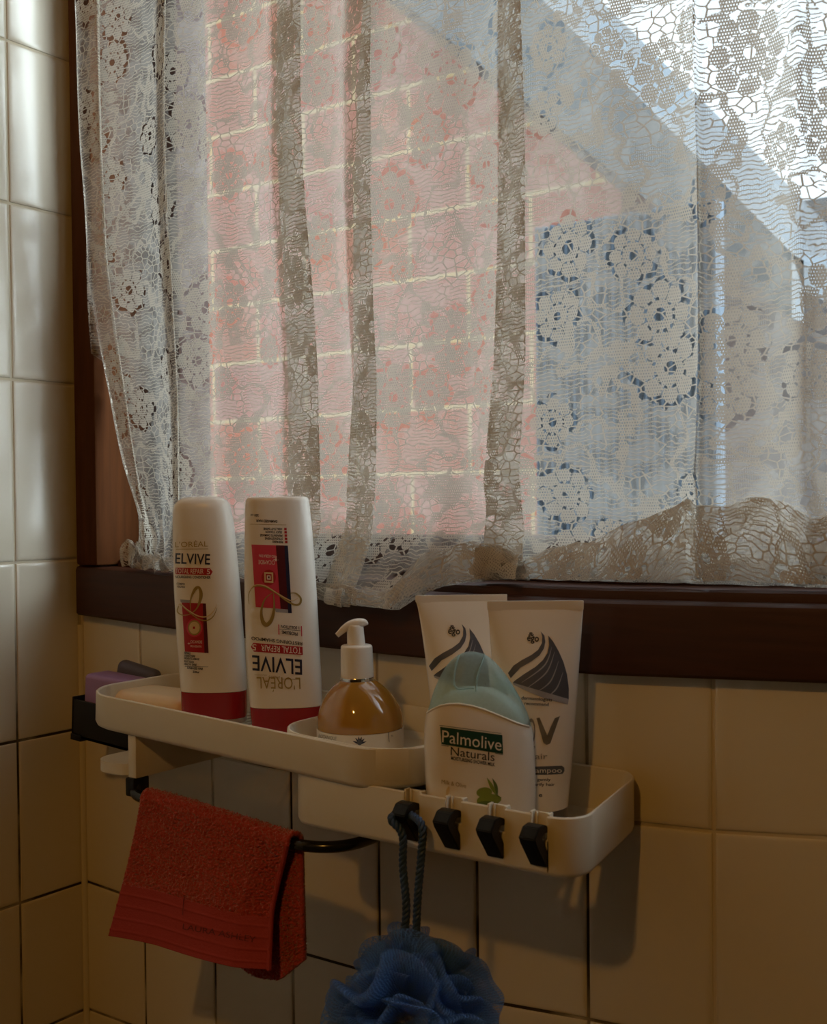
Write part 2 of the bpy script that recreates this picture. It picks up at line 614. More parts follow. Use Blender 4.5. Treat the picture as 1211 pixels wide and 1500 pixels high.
def back_wall():
    bm = bmesh.new()
    y0, y1 = 0.0016, 0.13
    # slab with the window opening (x .03-1.32, z 1.17-2.05)
    box(bm, (-0.13, y0, 0), (RX + .1, y1, 1.17))
    box(bm, (-0.13, y0, 2.05), (RX + .1, y1, RZ))
    box(bm, (-0.13, y0, 1.17), (0.03, y1, 2.05))
    box(bm, (1.32, y0, 1.17), (RX + .1, y1, 2.05))
    n = V((0, -1, 0))
    for k in range(len(ROWS) - 1):
        for x0, x1 in zip(XS, XS[1:]):
            if x1 > RX:
                continue
            if x0 < 1.32 and rowz(k, x0) > 1.2 and rowz(k + 1, x0) < 2.05:
                continue
            jit = random.uniform(-.0003, .0003)
            zz = [rowz(k + 1, x0), rowz(k + 1, x1), rowz(k, x1), rowz(k, x0)]
            if zz[2] > 1.19:
                zz[2] = zz[3] = 1.172 if zz[2] < 1.25 else zz[2]
            a = .001 if x0 == 0 else 0
            tile_quad(bm, [(x0 + a, y0 + jit, zz[0]), (x1, y0 - jit, zz[1]), (x1, y0 + jit, zz[2]), (x0 + a, y0, zz[3])], n)
    return struct('wall_back', bm, [M['grout'], M['tile']], smooth=True)


def left_wall():
    bm = bmesh.new()
    x0 = -0.0016
    box(bm, (-0.13, RY, 0), (x0, 0.0016, RZ))
    n = V((1, 0, 0))
    ys = [0.0] + [-0.0657 - TW * k for k in range(26)]
    rows = [r if not isinstance(r, list) else {8: 1.0458, 9: 0.9055, 10: 0.789}[i] for i, r in enumerate(ROWS)]
    rows[4:8] = [1.6437, 1.5060, 1.3560, 1.1992]
    for z1, z0 in zip(rows, rows[1:]):
        for a, b in zip(ys, ys[1:]):
            j = random.uniform(-.0003, .0003)
            a2 = a - (.001 if a == 0 else 0)
            tile_quad(bm, [(x0 + j, b, z0), (x0 - j, a2, z0), (x0 + j, a2, z1), (x0, b, z1)], n)
    return struct('wall_left', bm, [M['grout'], M['tile']], smooth=True)


back_wall()
left_wall()
bm = bmesh.new()
box(bm, (RX, RY, 0), (RX + .1, 0, RZ))
struct('wall_right', bm, M['paint'])
bm = bmesh.new()
box(bm, (-.13, RY - .1, 0), (RX + .1, RY, RZ))
struct('wall_front', bm, M['paint'])
bm = bmesh.new()
box(bm, (-.13, RY - .1, RZ), (RX + .1, .13, RZ + .1))
struct('ceiling', bm, M['paint'])
bm = bmesh.new()
box(bm, (-.13, RY - .1, -.1), (RX + .1, .13, 0))
struct('floor', bm, M['floor'])
# soft bead of sealant up the corner
bm = bmesh.new()
tube(bm, [(0.0008, -0.0008, z) for z in (0.0, 0.5, 1.0, 1.14)], 0.0030, 10)
struct('trim_1', bm, M['tile'], smooth=True)

# ------------------------------------------------------------------ the window
win = bpy.data.objects.new('window_1', None)
COL.objects.link(win)
win.location = (0.65, 0, 1.19)
win['kind'] = 'structure'


def xpoly(bm, tab_lo, tab_hi, x0, x1, ya, yb, n=40):
    """long board along x whose lower and upper edge follow tables of heights"""
    rings = []
    for i in range(n + 1):
        x = x0 + (x1 - x0) * i / n
        lo, hi = pw(x, tab_lo), pw(x, tab_hi)
        b = .002
        rings.append([V((x, ya + b, lo)), V((x, ya, lo + b)), V((x, ya, hi - 2 * b)), V((x, ya + .6 * b, hi - .6 * b)), V((x, ya + 2 * b, hi)),
                      V((x, yb, hi)), V((x, yb, lo))])
    loft(bm, rings)


LO = [(0.0, 1.1503), (0.016, 1.1500), (0.137, 1.1441), (0.25, 1.1405), (0.355, 1.1384), (0.521, 1.1366), (0.675, 1.1434), (0.9, 1.153), (1.4, 1.16)]
HI = [(0.0, 1.1945), (0.03, 1.1935), (0.15, 1.1885), (0.36, 1.1835), (0.52, 1.1835), (0.68, 1.1870), (0.9, 1.190), (1.4, 1.19)]
bm = bmesh.new()
xpoly(bm, LO, HI, 0.010, 1.40, -0.012, 0.03)
link('apron_board', bm, M['wood'], win)
bm = bmesh.new()
xpoly(bm, [(x, z - .010) for x, z in HI], [(x, z + .0065) for x, z in HI], 0.040, 1.33, 0.010, 0.125)
link('sill', bm, M['wood'], win)
bm = bmesh.new()
box(bm, (0.010, -0.012, 1.1945), (0.039, 0.125, 2.09), bevel=.0025)
link('casing', bm, M['wood_v'], win)
bm = bmesh.new()
box(bm, (1.31, -0.012, 1.188), (1.40, 0.125, 2.09), bevel=.0025)
link('casing', bm, M['wood_v'], win)
bm = bmesh.new()
box(bm, (0.036, -0.012, 2.03), (1.31, 0.125, 2.09), bevel=.0025)
link('head_board', bm, M['wood'], win)
sash = bmesh.new()
SY0, SY1 = 0.052, 0.09
zr = 1.222
SX = aty(262, 500, SY0).x
box(sash, (0.0392, SY0, 1.193), (SX, SY1, 2.03), bevel=.003)
box(sash, (1.26, SY0, 1.193), (1.3098, SY1, 2.03), bevel=.003)
box(sash, (SX - .002, SY0 + .001, 1.1895), (1.262, SY1 - .001, zr), bevel=.003)
box(sash, (SX - .002, SY0 + .001, 1.985), (1.262, SY1 - .001, 2.03), bevel=.003)
link('sash', sash, M['wood'], win)
bm = bmesh.new()
box(bm, (SX - .004, 0.070, zr - .004), (1.264, 0.074, 1.99))
link('glass_pane', bm, M['glass'], win, smooth=False)


# ------------------------------------------------------------------ the lace curtain
def curtain():
    # folds: column at the top, half way and at the bottom of the picture, and depth of the fold (mm)
    C = [(108, 130, 206, 2), (124, 140, 211, -7), (158, 170, 226, -11), (150, 160, 220, -2), (140, 152, 215, 4), (180, 190, 230, 8), (222, 226, 246, 2),
         (262, 264, 270, -12), (254, 256, 266, -5), (240, 246, 258, 3), (275, 282, 292, 9), (308, 312, 318, 5), (345, 348, 352, 9), (384, 386, 396, 4),
         (430, 440, 452, -10), (458, 466, 482, -12), (440, 440, 462, -6), (418, 420, 432, -2), (404, 410, 418, 3), (430, 438, 446, 9), (478, 486, 500, 9),
         (530, 520, 530, -6), (572, 558, 560, -12), (560, 545, 548, -5), (552, 526, 516, -1), (545, 516, 504, 4), (562, 546, 541, 9), (640, 630, 628, 7),
         (690, 680, 672, 9), (735, 728, 706, 3), (765, 765, 745, -9), (782, 784, 768, -12), (771, 769, 753, -5), (747, 740, 718, 0), (738, 730, 706, 4),
         (790, 785, 780, 9), (880, 880, 880, 5), (960, 960, 960, 8), (1012, 1014, 1008, 2), (1024, 1026, 1020, -5), (1034, 1036, 1030, 2),
         (1110, 1112, 1110, 7), (1170, 1172, 1172, -4), (1190, 1194, 1194, 3), (1260, 1262, 1262, 8), (1330, 1332, 1332, -4), (1420, 1420, 1420, 7),
         (1500, 1500, 1500, -4), (1600, 1600, 1600, 6), (1720, 1720, 1720, -3), (1900, 1900, 1900, 5)]
    cols = spline(C, 10)
    nc = len(cols)

    def ybase(z, pxb):
        y = pw(z, [(1.17, -0.004), (1.24, 0.004), (1.34, 0.0), (1.55, -0.022), (1.75, -0.034)])
        return y

    def base_px(pb, z):
        return pb
    rows = 96
    ztop = 1.80

    def zbot(pb):
        return pw(pb, [(180, 1.197), (250, 1.192), (330, 1.190), (450, 1.187), (500, 1.178), (560, 1.174), (620, 1.173), (655, 1.188), (720, 1.194), (2000, 1.198)])

    def roll(pb):
        return pw(pb, [(180, .030), (250, .014), (330, .012), (470, .014), (600, .012), (680, .030), (760, .018), (860, .026), (930, .042), (1000, .054), (1100, .050), (1200, .044), (1900, .05)])
    def back(pb):
        return pw(pb, [(640, 0), (720, .020), (2000, .026)])
    # arc length along the middle row gives the flat cloth coordinate
    mid = [(aty(c[1], 400, -.012).x, c[3] * .001) for c in cols]
    S = [0.0]
    for (ax, ay), (bx, by) in zip(mid, mid[1:]):
        S.append(S[-1] + math.hypot(bx - ax, by - ay))
    bm = bmesh.new()
    uvl = bm.loops.layers.uv.new('cloth')
    grid, T = [], []
    extra = 22
    XT = [aty(c[0], 0, -.03).x for c in cols]
    XM = [aty(c[1], 400, -.012).x for c in cols]
    XB = [aty(c[2], 760, .004).x for c in cols]
    ZT, ZM, ZB = 1.70, 1.465, 1.235
    for j in range(rows + extra):
        line = []
        for i, c in enumerate(cols):
            pb = c[2]
            zb = zbot(pb)
            xb = XB[i]

            def xat(z):
                if z >= ZM:
                    t = (z - ZM) / (ZT - ZM)
                    x = XM[i] + (XT[i] - XM[i]) * t
                else:
                    t = (ZM - z) / (ZM - ZB)
                    x = XM[i] + (XB[i] - XM[i]) * (t ** (2.2 if pb < 240 else 1.2))
                return x
            nx = S[i]
            if j < rows:
                t = j / (rows - 1)
                z = ztop + (zb - ztop) * t
                x = xat(max(z, 1.222))
                amp = pw(z, [(1.17, 0.45), (1.24, 0.8), (1.5, 1.0), (1.8, 1.25)])
                y = ybase(z, pb) + c[3] * .001 * amp
                low = max(0, 1 - (z - zb) / .09)
                y += low * .007 * noise.noise(V((nx * 38, z * 30, 3)))
                x += low * .006 * noise.noise(V((nx * 30, z * 40, 9)))
                y += .0022 * noise.noise(V((nx * 14, z * 9, 1)))
                spill = pw(pb, [(440, 0), (500, 1), (620, 1), (670, 0)])
                y += -0.024 * spill * max(0, 1 - (z - zb) / .05) ** 1.0
                y += back(pb) * max(0, 1 - (z - zb) / .07)
                tt = (ztop - z)
            else:
                # loose hem: turned forward, up and down again on the sill
                q = (j - rows + 1) / extra
                h = roll(pb)
                spill = pw(pb, [(440, 0), (500, 1), (620, 1), (670, 0)])
                prof = [(0, 0, 0), (.15, -.003, -.001), (.3, -.008, .3), (.5, -.011, .9), (.62, -.014, 1.0), (.75, -.017, .75), (.9, -.018, .3), (1, -.017, .06)]
                yy = pw(q, [(a, b) for a, b, _ in prof])
                zz = pw(q, [(a, b) for a, _, b in prof])
                jag = 1 + .35 * noise.noise(V((nx * 22, 4, 7)))
                z = zb + max(-.002, zz * h * jag) + .003 * noise.noise(V((nx * 60, q * 5, 2))) * min(1, q * 3)
                x = xat(1.222) + .006 * noise.noise(V((nx * 30, zb * 40, 9))) + .004 * q * noise.noise(V((nx * 40, q * 4, 12)))
                yb = ybase(zb, pb) + c[3] * .001 * .45 + .007 * noise.noise(V((nx * 38, zb * 30, 3))) + .0022 * noise.noise(V((nx * 14, zb * 9, 1))) - .024 * spill + back(pb)
                y = yb + yy * (1 - .5 * spill) + .004 * noise.noise(V((nx * 45, q * 6, 21))) * min(1, q * 3)
                z = max(z, pw(x, HI) + .0072 if y > .008 else (pw(x, HI) + .001 if y > -.012 else 0))
                tt = (ztop - zb) + q * (2 * h + .02)
            if j < rows:
                if y > .008:
                    z = max(z, pw(x, HI) + .0072)
                elif y > -.012:
                    z = max(z, pw(x, HI) + .001)
            y = min(y, SY0 - .004)
            if x < .040:
                y = min(y, -.0145)
            line.append(bm.verts.new((x, y, z)))
            T.append(tt)
        grid.append(line)
    tv = {}
    k = 0
    for j, line in enumerate(grid):
        for i, v in enumerate(line):
            tv[v] = (S[i] * 1000, T[k] * 1000)
            k += 1
    for j in range(len(grid) - 1):
        for i in range(nc - 1):
            f = bm.faces.new((grid[j][i], grid[j + 1][i], grid[j + 1][i + 1], grid[j][i + 1]))
            for l in f.loops:
                l[uvl].uv = tv[l.vert]
    o = link('lace_curtain', bm, M['lace'], None, True, 180)
    tag(o, 'cream floral lace curtain hanging in folds across the whole window', 'curtain')
    return o


curtain()

# ------------------------------------------------------------------ the racks
UP0 = V((0.295, -0.06, 1.082))


def tray_mesh(x0, x1, y0, y1, r, zb, zt, th=0.0022, fl=0.0025, notch=(), nd=0.015, slots=(), inset=0.004):
    """open tray: rounded walls with thickness, optional notches in the front rim and slots through the floor"""
    n = 10
    cor = []
    for (cx_, cy_, a0) in ((x0 + r, y0 + r, PI), (x1 - r, y0 + r, 1.5 * PI), (x1 - r, y1 - r, 0), (x0 + r, y1 - r, .5 * PI)):
        cor.append([((cx_, cy_), a0 + .5 * PI * i / n) for i in range(n + 1)])

    def outline(d):
        pts = []
        for ci, c in enumerate(cor):
            for (cc, a) in c:
                pts.append((cc[0] + (r - d) * math.cos(a), cc[1] + (r - d) * math.sin(a), 0))
            if ci == 0:
                for a, b in notch:
                    for x, lv in ((a, 0), (a, 1), (b, 1), (b, 0)):
                        pts.append((x, y0 + d, lv))
        return pts
    O, I = outline(0), outline(th)
    Ob, O1 = outline(inset), outline(inset * .3)
    Ii = outline(th + inset)
    z = lambda p, zt_: zt_ - nd * p[2]
    rings = [
        [V((p[0], p[1], zb)) for p in Ob],
        [V((p[0], p[1], zb + inset * .35)) for p in O1],
        [V((p[0], p[1], zb + inset)) for p in O],
        [V((p[0], p[1], z(p, zt - .0006))) for p in O],
        [V((p[0] * .75 + q[0] * .25, p[1] * .75 + q[1] * .25, z(p, zt))) for p, q in zip(O, I)],
        [V((p[0] * .25 + q[0] * .75, p[1] * .25 + q[1] * .75, z(p, zt))) for p, q in zip(O, I)],
        [V((p[0], p[1], z(p, zt - .0006))) for p in I],
        [V((p[0], p[1], zb + fl + inset)) for p in I],
        [V((p[0], p[1], zb + fl)) for p in Ii],
    ]
    bm = bmesh.new()
    hole = None
    if slots:
        hx0, hx1, hy0, hy1, cnt, bar = slots
        # inner floor ring runs to a rectangular hole, slats cross it
        m = len(O)
        cxm, cym = (hx0 + hx1) / 2, (hy0 + hy1) / 2
        hr = []
        for p in Ob:
            hr.append((min(max(p[0], hx0), hx1), min(max(p[1], hy0), hy1)))
        rings.append([V((p[0], p[1], zb + fl)) for p in hr])
        rings.append([V((p[0], p[1], zb)) for p in hr])
        rings.append(rings[0])
        loft(bm, rings, False, False)
        pitch = (hx1 - hx0) / cnt
        for k in range(1, cnt):
            xx = hx0 + pitch * k
            box(bm, (xx - bar / 2, hy0 - .002, zb + .0002), (xx + bar / 2, hy1 + .002, zb + fl - .0002))
        bmesh.ops.remove_doubles(bm, verts=bm.verts, dist=1e-6)
        bmesh.ops.dissolve_degenerate(bm, edges=bm.edges, dist=1e-7)
    else:
        loft(bm, rings, True, True)
    return bm


def tilt(bm, piv, ay, ax=0.0):
    R = Matrix.Rotation(ay, 4, 'Y') @ Matrix.Rotation(ax, 4, 'X')
    bmesh.ops.transform(bm, matrix=Matrix.Translation(piv) @ R @ Matrix.Translation(-V(piv)), verts=bm.verts)
    return bm


TILT = math.radians(2.6)     # the upper rack has sagged a little on its bracket
UPZ = 1.1055
upper = thing('storage_rack', 'white upper rack with two rim-walled trays and black towel rail, holding bottles', 'rack', UP0)


def up(bm):
    return tilt(bm, UP0, TILT)


bm = tray_mesh(0.155, 0.455, -0.125, -0.001, 0.038, UPZ - .0255, UPZ, slots=(0.170, 0.34, -0.105, -0.018, 24, .0042))
link('tray', up(bm), M['plastic'], upper)
bm = tray_mesh(0.349, 0.4529, -0.1229, -0.0032, 0.030, UPZ - .0228, UPZ + .0004, th=.0018, fl=.0015)
link('cup', up(bm), M['plastic'], upper)
bm = bmesh.new()
box(bm, (0.2105, -0.121, 1.0530), (0.2190, -0.030, 1.0875), bevel=.0008)
link('bracket', bm, M['plastic'], upper)
bm = bmesh.new()
pl = rrect(0.170, 0.2125, -0.1215, -0.070, 0.016, 8)
loft(bm, [[V((x, y, z)) for x, y in pl] for z in (1.0535, 1.0540, 1.0610, 1.0615)])
link('hook_plate', bm, M['plastic'], upper)
bm = bmesh.new()
path = spline([(0.2145, -0.115, 1.056), (0.2148, -0.118, 1.046), (0.222, -0.1205, 1.0405), (0.26, -0.1205, 1.0390), (0.31, -0.1205, 1.0350), (0.355, -0.1205, 1.0312),
               (0.380, -0.117, 1.0300), (0.397, -0.105, 1.0300), (0.404, -0.085, 1.0310), (0.404, -0.05, 1.0330), (0.404, -0.012, 1.0345), (0.404, 0.0005, 1.035)], 6)
tube(bm, path, 0.0038, 14)
rail_o = link('towel_rail', bm, M['rail'], upper)
bm = bmesh.new()
box(bm, (0.2085, -0.1225, 1.0395), (0.2180, -0.108, 1.0532), bevel=.0015)
link('rail_clip', bm, M['black'], rail_o)

LZ = 1.0765
LB = 1.0425
HX = [0.4628, 0.4925, 0.5220, 0.5500]
lower = thing('storage_rack', 'white lower rack with four black hooks along its front rim', 'rack', (0.47, -0.06, LB))
bm = tray_mesh(0.362, 0.5770, -0.121, -0.001, 0.021, LB, LZ, notch=[(x - .0045, x + .0068) for x in HX], nd=.013,
               slots=(0.465, 0.545, -0.106, -0.040, 7, .0055))
for x in HX:                       # moulded clip channels behind each notch
    for a in (-.0055, .0058):
        box(bm, (x + a, -.1200, LB + .004), (x + a + .0016, -.1150, LZ + .0012), bevel=.0003, seg=1)
    box(bm, (x - .0048, -.1158, LB + .004), (x + .0072, -.1145, LZ + .0005), bevel=.0003, seg=1)
    box(bm, (x - .0030, -.1176, LB + .004), (x - .0018, -.1150, LZ + .0008), bevel=.0003, seg=1)
    box(bm, (x + .0040, -.1176, LB + .004), (x + .0052, -.1150, LZ + .0008), bevel=.0003, seg=1)
for v in bm.verts:      # the right end narrows a little towards the wall
    if v.co.x > .5:
        v.co.x -= .022 * ((v.co.y + .121) / .12) * ((v.co.x - .5) / .077)
tilt(bm, V((0.47, -0.06, LB)), math.radians(0.3))
link('tray', bm, M['plastic'], lower)


def hook_mesh(x):
    """swing-out hook seen from the side: out to a knuckle, then back down to the rim"""
    prof = [(-.1195, 1.0705), (-.1245, 1.0725), (-.1300, 1.0718), (-.1345, 1.0665), (-.1330, 1.0630), (-.1225, 1.0485), (-.1212, 1.0485), (-.1212, 1.0575), (-.1262, 1.0650),
            (-.1235, 1.0675), (-.1195, 1.0668)]
    bm = bmesh.new()
    w = .0105
    a = [bm.verts.new((x - w / 2, y, z)) for y, z in prof]
    b = [bm.verts.new((x + w / 2, y, z)) for y, z in prof]
    n = len(prof)
    bm.faces.new(a)
    bm.faces.new(b[::-1])
    for i in range(n):
        bm.faces.new((a[i], b[i], b[(i + 1) % n], a[(i + 1) % n]))
    bmesh.ops.recalc_face_normals(bm, faces=bm.faces)
    es = [e for e in bm.edges if len(e.link_faces) == 2]
    bmesh.ops.bevel(bm, geom=es, offset=.0005, segments=2, affect='EDGES')
    return bm


for i, x in enumerate(HX):
    link('hook', hook_mesh(x + .0012), M['black'], lower, angle=30)

# ------------------------------------------------------------------ small box of soaps at the left end
dish = bmesh.new()
DX0, DX1, DY0, DY1, DZ0, DZ1 = 0.068, 0.1500, -0.062, -0.0003, 1.0545, 1.0860
box(dish, (DX0, DY0, DZ0), (DX1, DY0 + .0025, DZ1), bevel=.0005)
box(dish, (DX0, DY1 - .0025, DZ0), (DX1, DY1, DZ1), bevel=.0005)
box(dish, (DX0, DY0, DZ0), (DX0 + .0025, DY1, DZ1 + .002), bevel=.0005)
box(dish, (DX1 - .0025, DY0, DZ0), (DX1, DY1, DZ1 - .010), bevel=.0005)
box(dish, (DX0, DY0, DZ0), (DX1, DY1, DZ0 + .0028), bevel=.0005)
box(dish, (DX0 + .0002, DY0 - .001, DZ0 - .0022), (DX0 + .013, DY1, DZ0 + .003), bevel=.0004)
tilt(dish, V((0.10, -.05, 1.070)), math.radians(3.5))
tag(link('soap_dish', dish, M['black']), 'small black open soap box in the corner at the left end of the upper rack', 'soap dish')


def soap(name, size, loc, rot, m, label, bev, pw_=0.5):
    bm = bmesh.new()
    box(bm, (-size[0] / 2, -size[1] / 2, -size[2] / 2), (size[0] / 2, size[1] / 2, size[2] / 2), bevel=bev, seg=6)
    for v in bm.verts:
        d = noise.noise(v.co * 60) * .0006
        v.co += v.co.normalized() * d
    o = link(name, bm, m, None, True, 60)
    o.location = loc
    o.rotation_euler = rot
    tag(o, label, 'soap')
    return o


soap('soap_bar', (.050, .026, .047), (0.0995, -.0420, 1.0838), (0.0, math.radians(4), math.radians(3)), M['purple'], 'lilac purple bar of soap standing in the black soap box', .004)
soap('soap_bar', (.046, .013, .054), (0.0960, -.0190, 1.0865), (math.radians(-4), math.radians(10), math.radians(2)), M['slate'], 'dark slate bar of soap leaning behind the lilac one', .006)
soap('soap_bar', (.072, .046, .021), (0.1800, -.0640, 1.0945), (0, math.radians(2.6), math.radians(10)), M['cream'], 'cream oval bar of soap lying at the left end of the upper rack', .0098)


# ------------------------------------------------------------------ shapes turned to face the room
class Body:
    """things described by their outline: rows of (height row, left, right); the vertical plane through the base point that faces the camera
    gives every row its true centre height and half width in metres"""

    def __init__(s, base, Y, az):
        s.P = aty(base[0], base[1], Y)
        d = s.P - CAM
        s.n = V((d.x, d.y, 0)).normalized()
        s.e = V((-s.n.y, s.n.x, 0)) * -1
        if s.e.dot(RC @ V((1, 0, 0))) < 0:
            s.e = -s.e
        R = Matrix.Rotation(az, 3, 'Z')
        s.fe, s.fn = R @ s.e, R @ s.n      # own width and depth directions

    def row(s, y, xl, xr):
        a, b = atplane(xl, y, s.P, s.n), atplane(xr, y, s.P, s.n)
        c = (a + b) / 2
        return c, (b - a).length / 2

    def ring(s, c, hw, hd, p=2.0, n=64):
        out = []
        for k in range(n):
            t = 2 * PI * k / n
            cs, sn = math.cos(t), math.sin(t)
            x = math.copysign(abs(cs) ** (2 / p), cs) * hw
            y = math.copysign(abs(sn) ** (2 / p), sn) * hd
            out.append(c + s.fe * x + s.fn * y)
        return out


def bvh_of(bms):
    vs, fs = [], []
    for bm in bms:
        bm.verts.index_update()
        o = len(vs)
        vs += [v.co.copy() for v in bm.verts]
        fs += [[v.index + o for v in f.verts] for f in bm.faces]
    return BVHTree.FromPolygons(vs, fs)


_cache = {}


def text_polys(s, weight=0.0, font_aspect=1.0):
    """filled outlines of a string: vertices normalised so that cap height = 1, width from 0 to its own length"""
    key = (s, weight)
    if key in _cache:
        return _cache[key]
    cu = bpy.data.curves.new('t', 'FONT')
    cu.body = s
    cu.size = 1
    cu.resolution_u = 3
    cu.offset = weight
    ob = bpy.data.objects.new('t', cu)
    COL.objects.link(ob)
    dg = bpy.context.evaluated_depsgraph_get()
    dg.update()
    me = ob.evaluated_get(dg).to_mesh()
    vs = [V((v.co.x, v.co.y)) for v in me.vertices]
    fs = [list(p.vertices) for p in me.polygons]
    ob.evaluated_get(dg).to_mesh_clear()
    bpy.data.objects.remove(ob)
    bpy.data.curves.remove(cu)
    if vs:
        x0 = min(v.x for v in vs)
        x1 = max(v.x for v in vs)
        vs = [V(((v.x - x0) / max(x1 - x0, 1e-6), v.y / 0.69)) for v in vs]
    _cache[key] = (vs, fs)
    return vs, fs


class Print:
    """printing on a surface: flat shapes laid over the body and pressed on to it"""

    def __init__(s, bvh):
        s.bvh = bvh
        s.bm = bmesh.new()
        s.mats = []

    def mi(s, m):
        if m not in s.mats:
            s.mats.append(m)
        return s.mats.index(m)

    def put(s, pts, faces, m, layer=1, maxlen=5.0):
        """pts in reference-frame pixels, dropped on to the body"""
        b = bmesh.new()
        vs = [b.verts.new((p[0], p[1], 0)) for p in pts]
        for f in faces:
            try:
                b.faces.new([vs[i] for i in f])
            except ValueError:
                pass
        b.normal_update()
        bmesh.ops.triangulate(b, faces=b.faces, ngon_method='EAR_CLIP')
        for _ in range(5):
            es = [e for e in b.edges if e.calc_length() > maxlen]
            if not es:
                break
            bmesh.ops.subdivide_edges(b, edges=es, cuts=1, use_grid_fill=False)
            bmesh.ops.triangulate(b, faces=[f for f in b.faces if len(f.verts) > 3])
        mi = s.mi(m)
        mp = {}
        for v in b.verts:
            d = ray(v.co.x, v.co.y).normalized()
            h, n, _, _ = s.bvh.ray_cast(CAM, d)
            if h is None:
                mp[v] = None
                continue
            if n.dot(d) > 0:
                n = -n
            if -n.dot(d) < .12:
                mp[v] = None
                continue
            mp[v] = s.bm.verts.new(h + n * (.00012 + .00010 * layer))
        for f in b.faces:
            q = [mp[v] for v in f.verts]
            if all(q):
                if max((q[0].co - q[1].co).length, (q[1].co - q[2].co).length) > .03:
                    continue
                nf = s.bm.faces.new(q)
                nf.material_index = mi
        b.free()

    def poly(s, pts, m, layer=1):
        s.put(pts, [list(range(len(pts)))], m, layer)

    def quad(s, a, b, c, d, m, layer=1):
        s.put([a, b, c, d], [[0, 1, 2, 3]], m, layer)

    def text(s, t, p0, p1, h, m, layer=2, weight=0.0, up=None):
        """t runs from p0 to p1 along its baseline, capitals h tall; up = direction of the letters' height"""
        vs, fs = text_polys(t, weight)
        p0, p1 = V(p0), V(p1)
        ax = p1 - p0
        if up is None:
            u = V((ax.y, -ax.x)).normalized()
        else:
            u = V(up).normalized()
        s.put([p0 + ax * v.x + u * (h * v.y) for v in vs], fs, m, layer, 8)

    def ribbon(s, pts, w, m, layer=2, n=10):
        """stroke with widths w along a smooth line"""
        c = spline([(*p, ww) for p, ww in zip(pts, w)], n)
        L, R = [], []
        for i, (x, y, ww) in enumerate(c):
            x0, y0, _ = c[max(i - 1, 0)]
            x1, y1, _ = c[min(i + 1, len(c) - 1)]
            d = V((x1 - x0, y1 - y0)).normalized()
            q = V((-d.y, d.x)) * max(ww, .15) / 2
            L.append((x + q.x, y + q.y))
            R.append((x - q.x, y - q.y))
        k = len(L)
        s.put(L + R, [[i, i + 1, k + i + 1, k + i] for i in range(k - 1)], m, layer)

    def disc(s, c, rx, ry, m, layer=2, n=28):
        s.poly([(c[0] + rx * math.cos(2 * PI * k / n), c[1] + ry * math.sin(2 * PI * k / n)) for k in range(n)], m, layer)

    def done(s, name, parent):
        return link(name, s.bm, s.mats, parent, False)


def from_rows(B, rows, hd, p, m=0, capt=True, capb=True, sub=5, depth_tab=None):
    """loft through interpolated outline rows"""
    bm = bmesh.new()
    rr = spline(rows, sub)
    rings = []
    for r in rr:
        y, xl, xr = r[:3]
        c, hw = B.row(y, xl, xr)
        dd = hw * hd if depth_tab is None else depth_tab(y, hw)
        rings.append(B.ring(c, hw, dd, p))
    loft(bm, rings, capb, capt, m)
    return bm


# conditioner: upright label, dark red foot
B = Body((313, 1040), -0.066, math.radians(-14))
rows = [(1010, 264.5, 361.5), (985, 262.5, 360.5), (940, 259, 357.5), (890, 256, 354), (850, 254, 351), (800, 253, 346), (770, 252.5, 343), (750, 253, 339.5), (742, 254, 337.5),
        (736, 257.5, 334.5), (731, 264, 329), (728, 274, 320), (727, 288, 306)]
c1 = thing('conditioner_bottle', 'white conditioner bottle with domed top and upright label, left of the tall pair', 'bottle', B.P)
bm = from_rows(B, rows, 0.62, 2.6)
bvh = bvh_of([bm])
link('body', bm, M['hdpe'], c1)
bm = from_rows(B, [(1049, 267, 361.5), (1044, 266, 362), (1020, 265, 362), (1010.5, 264.8, 361.6)], 0.62, 2.6)
link('cap', bm, M['red'], c1)
bm = from_rows(B, [(1056, 269, 361), (1053, 268, 361.5), (1049.4, 267.6, 361.4)], 0.62, 2.6)
link('foot', bm, M['seam'], c1)
P = Print(bvh)
P.text("L'OR\u00c9AL", (257, 801.5), (304.5, 800.5), 7.6, M['gold'])
P.quad((258, 804.0), (305, 803.6), (305, 804.4), (258, 804.8), M['gold'], 2)
P.text('ELVIVE', (257, 825.2), (307.5, 826.8), 15, M['navy'], weight=0.012)
P.poly([(257, 831.5), (307.5, 832.2), (311.5, 837.5), (308.5, 842.6), (257.5, 841)], M['redink'])
P.text('TOTAL REPAIR', (257.5, 839.6), (298, 840.6), 7, M['whiteink'])
P.text('5', (303, 841), (307.5, 841.1), 7.2, M['whiteink'])
P.text('NOURISHING CONDITIONER', (257.5, 846.8), (308.5, 847.6), 3.6, M['ink'], weight=.02)
P.text('COSMETIC', (259, 856), (271, 857), 2.6, M['ink'], weight=.02)
P.text('SOLUTION', (260, 860.2), (271, 861.2), 2.6, M['ink'], weight=.02)
P.poly([(266.5, 882.5), (301.5, 884), (305.5, 956.5), (271, 954.5)], M['redink'])
P.poly([(297, 884), (301.5, 884), (305.5, 956.5), (299.5, 956.3)], M['maroon'], 2)
P.poly([(264, 878), (279, 879), (279, 883), (265, 882.5)], M['fade'], 1)
for r_, m_ in ((13, 'pinkink'), (10.5, 'gold'), (8.5, 'palegold')):
    P.disc((285, 919.5), r_ * .9, r_ * 1.06, M[m_], {13: 2, 10.5: 3, 8.5: 4}[r_])
P.quad((283, 917.6), (286, 917.6), (286, 921), (283, 921), M['redink'], 5)
P.text('CICAMIDE', (279, 942), (296, 942.5), 4, M['whiteink'])
P.text('PRO-KERATIN', (279, 948), (295, 948.6), 3, M['whiteink'])
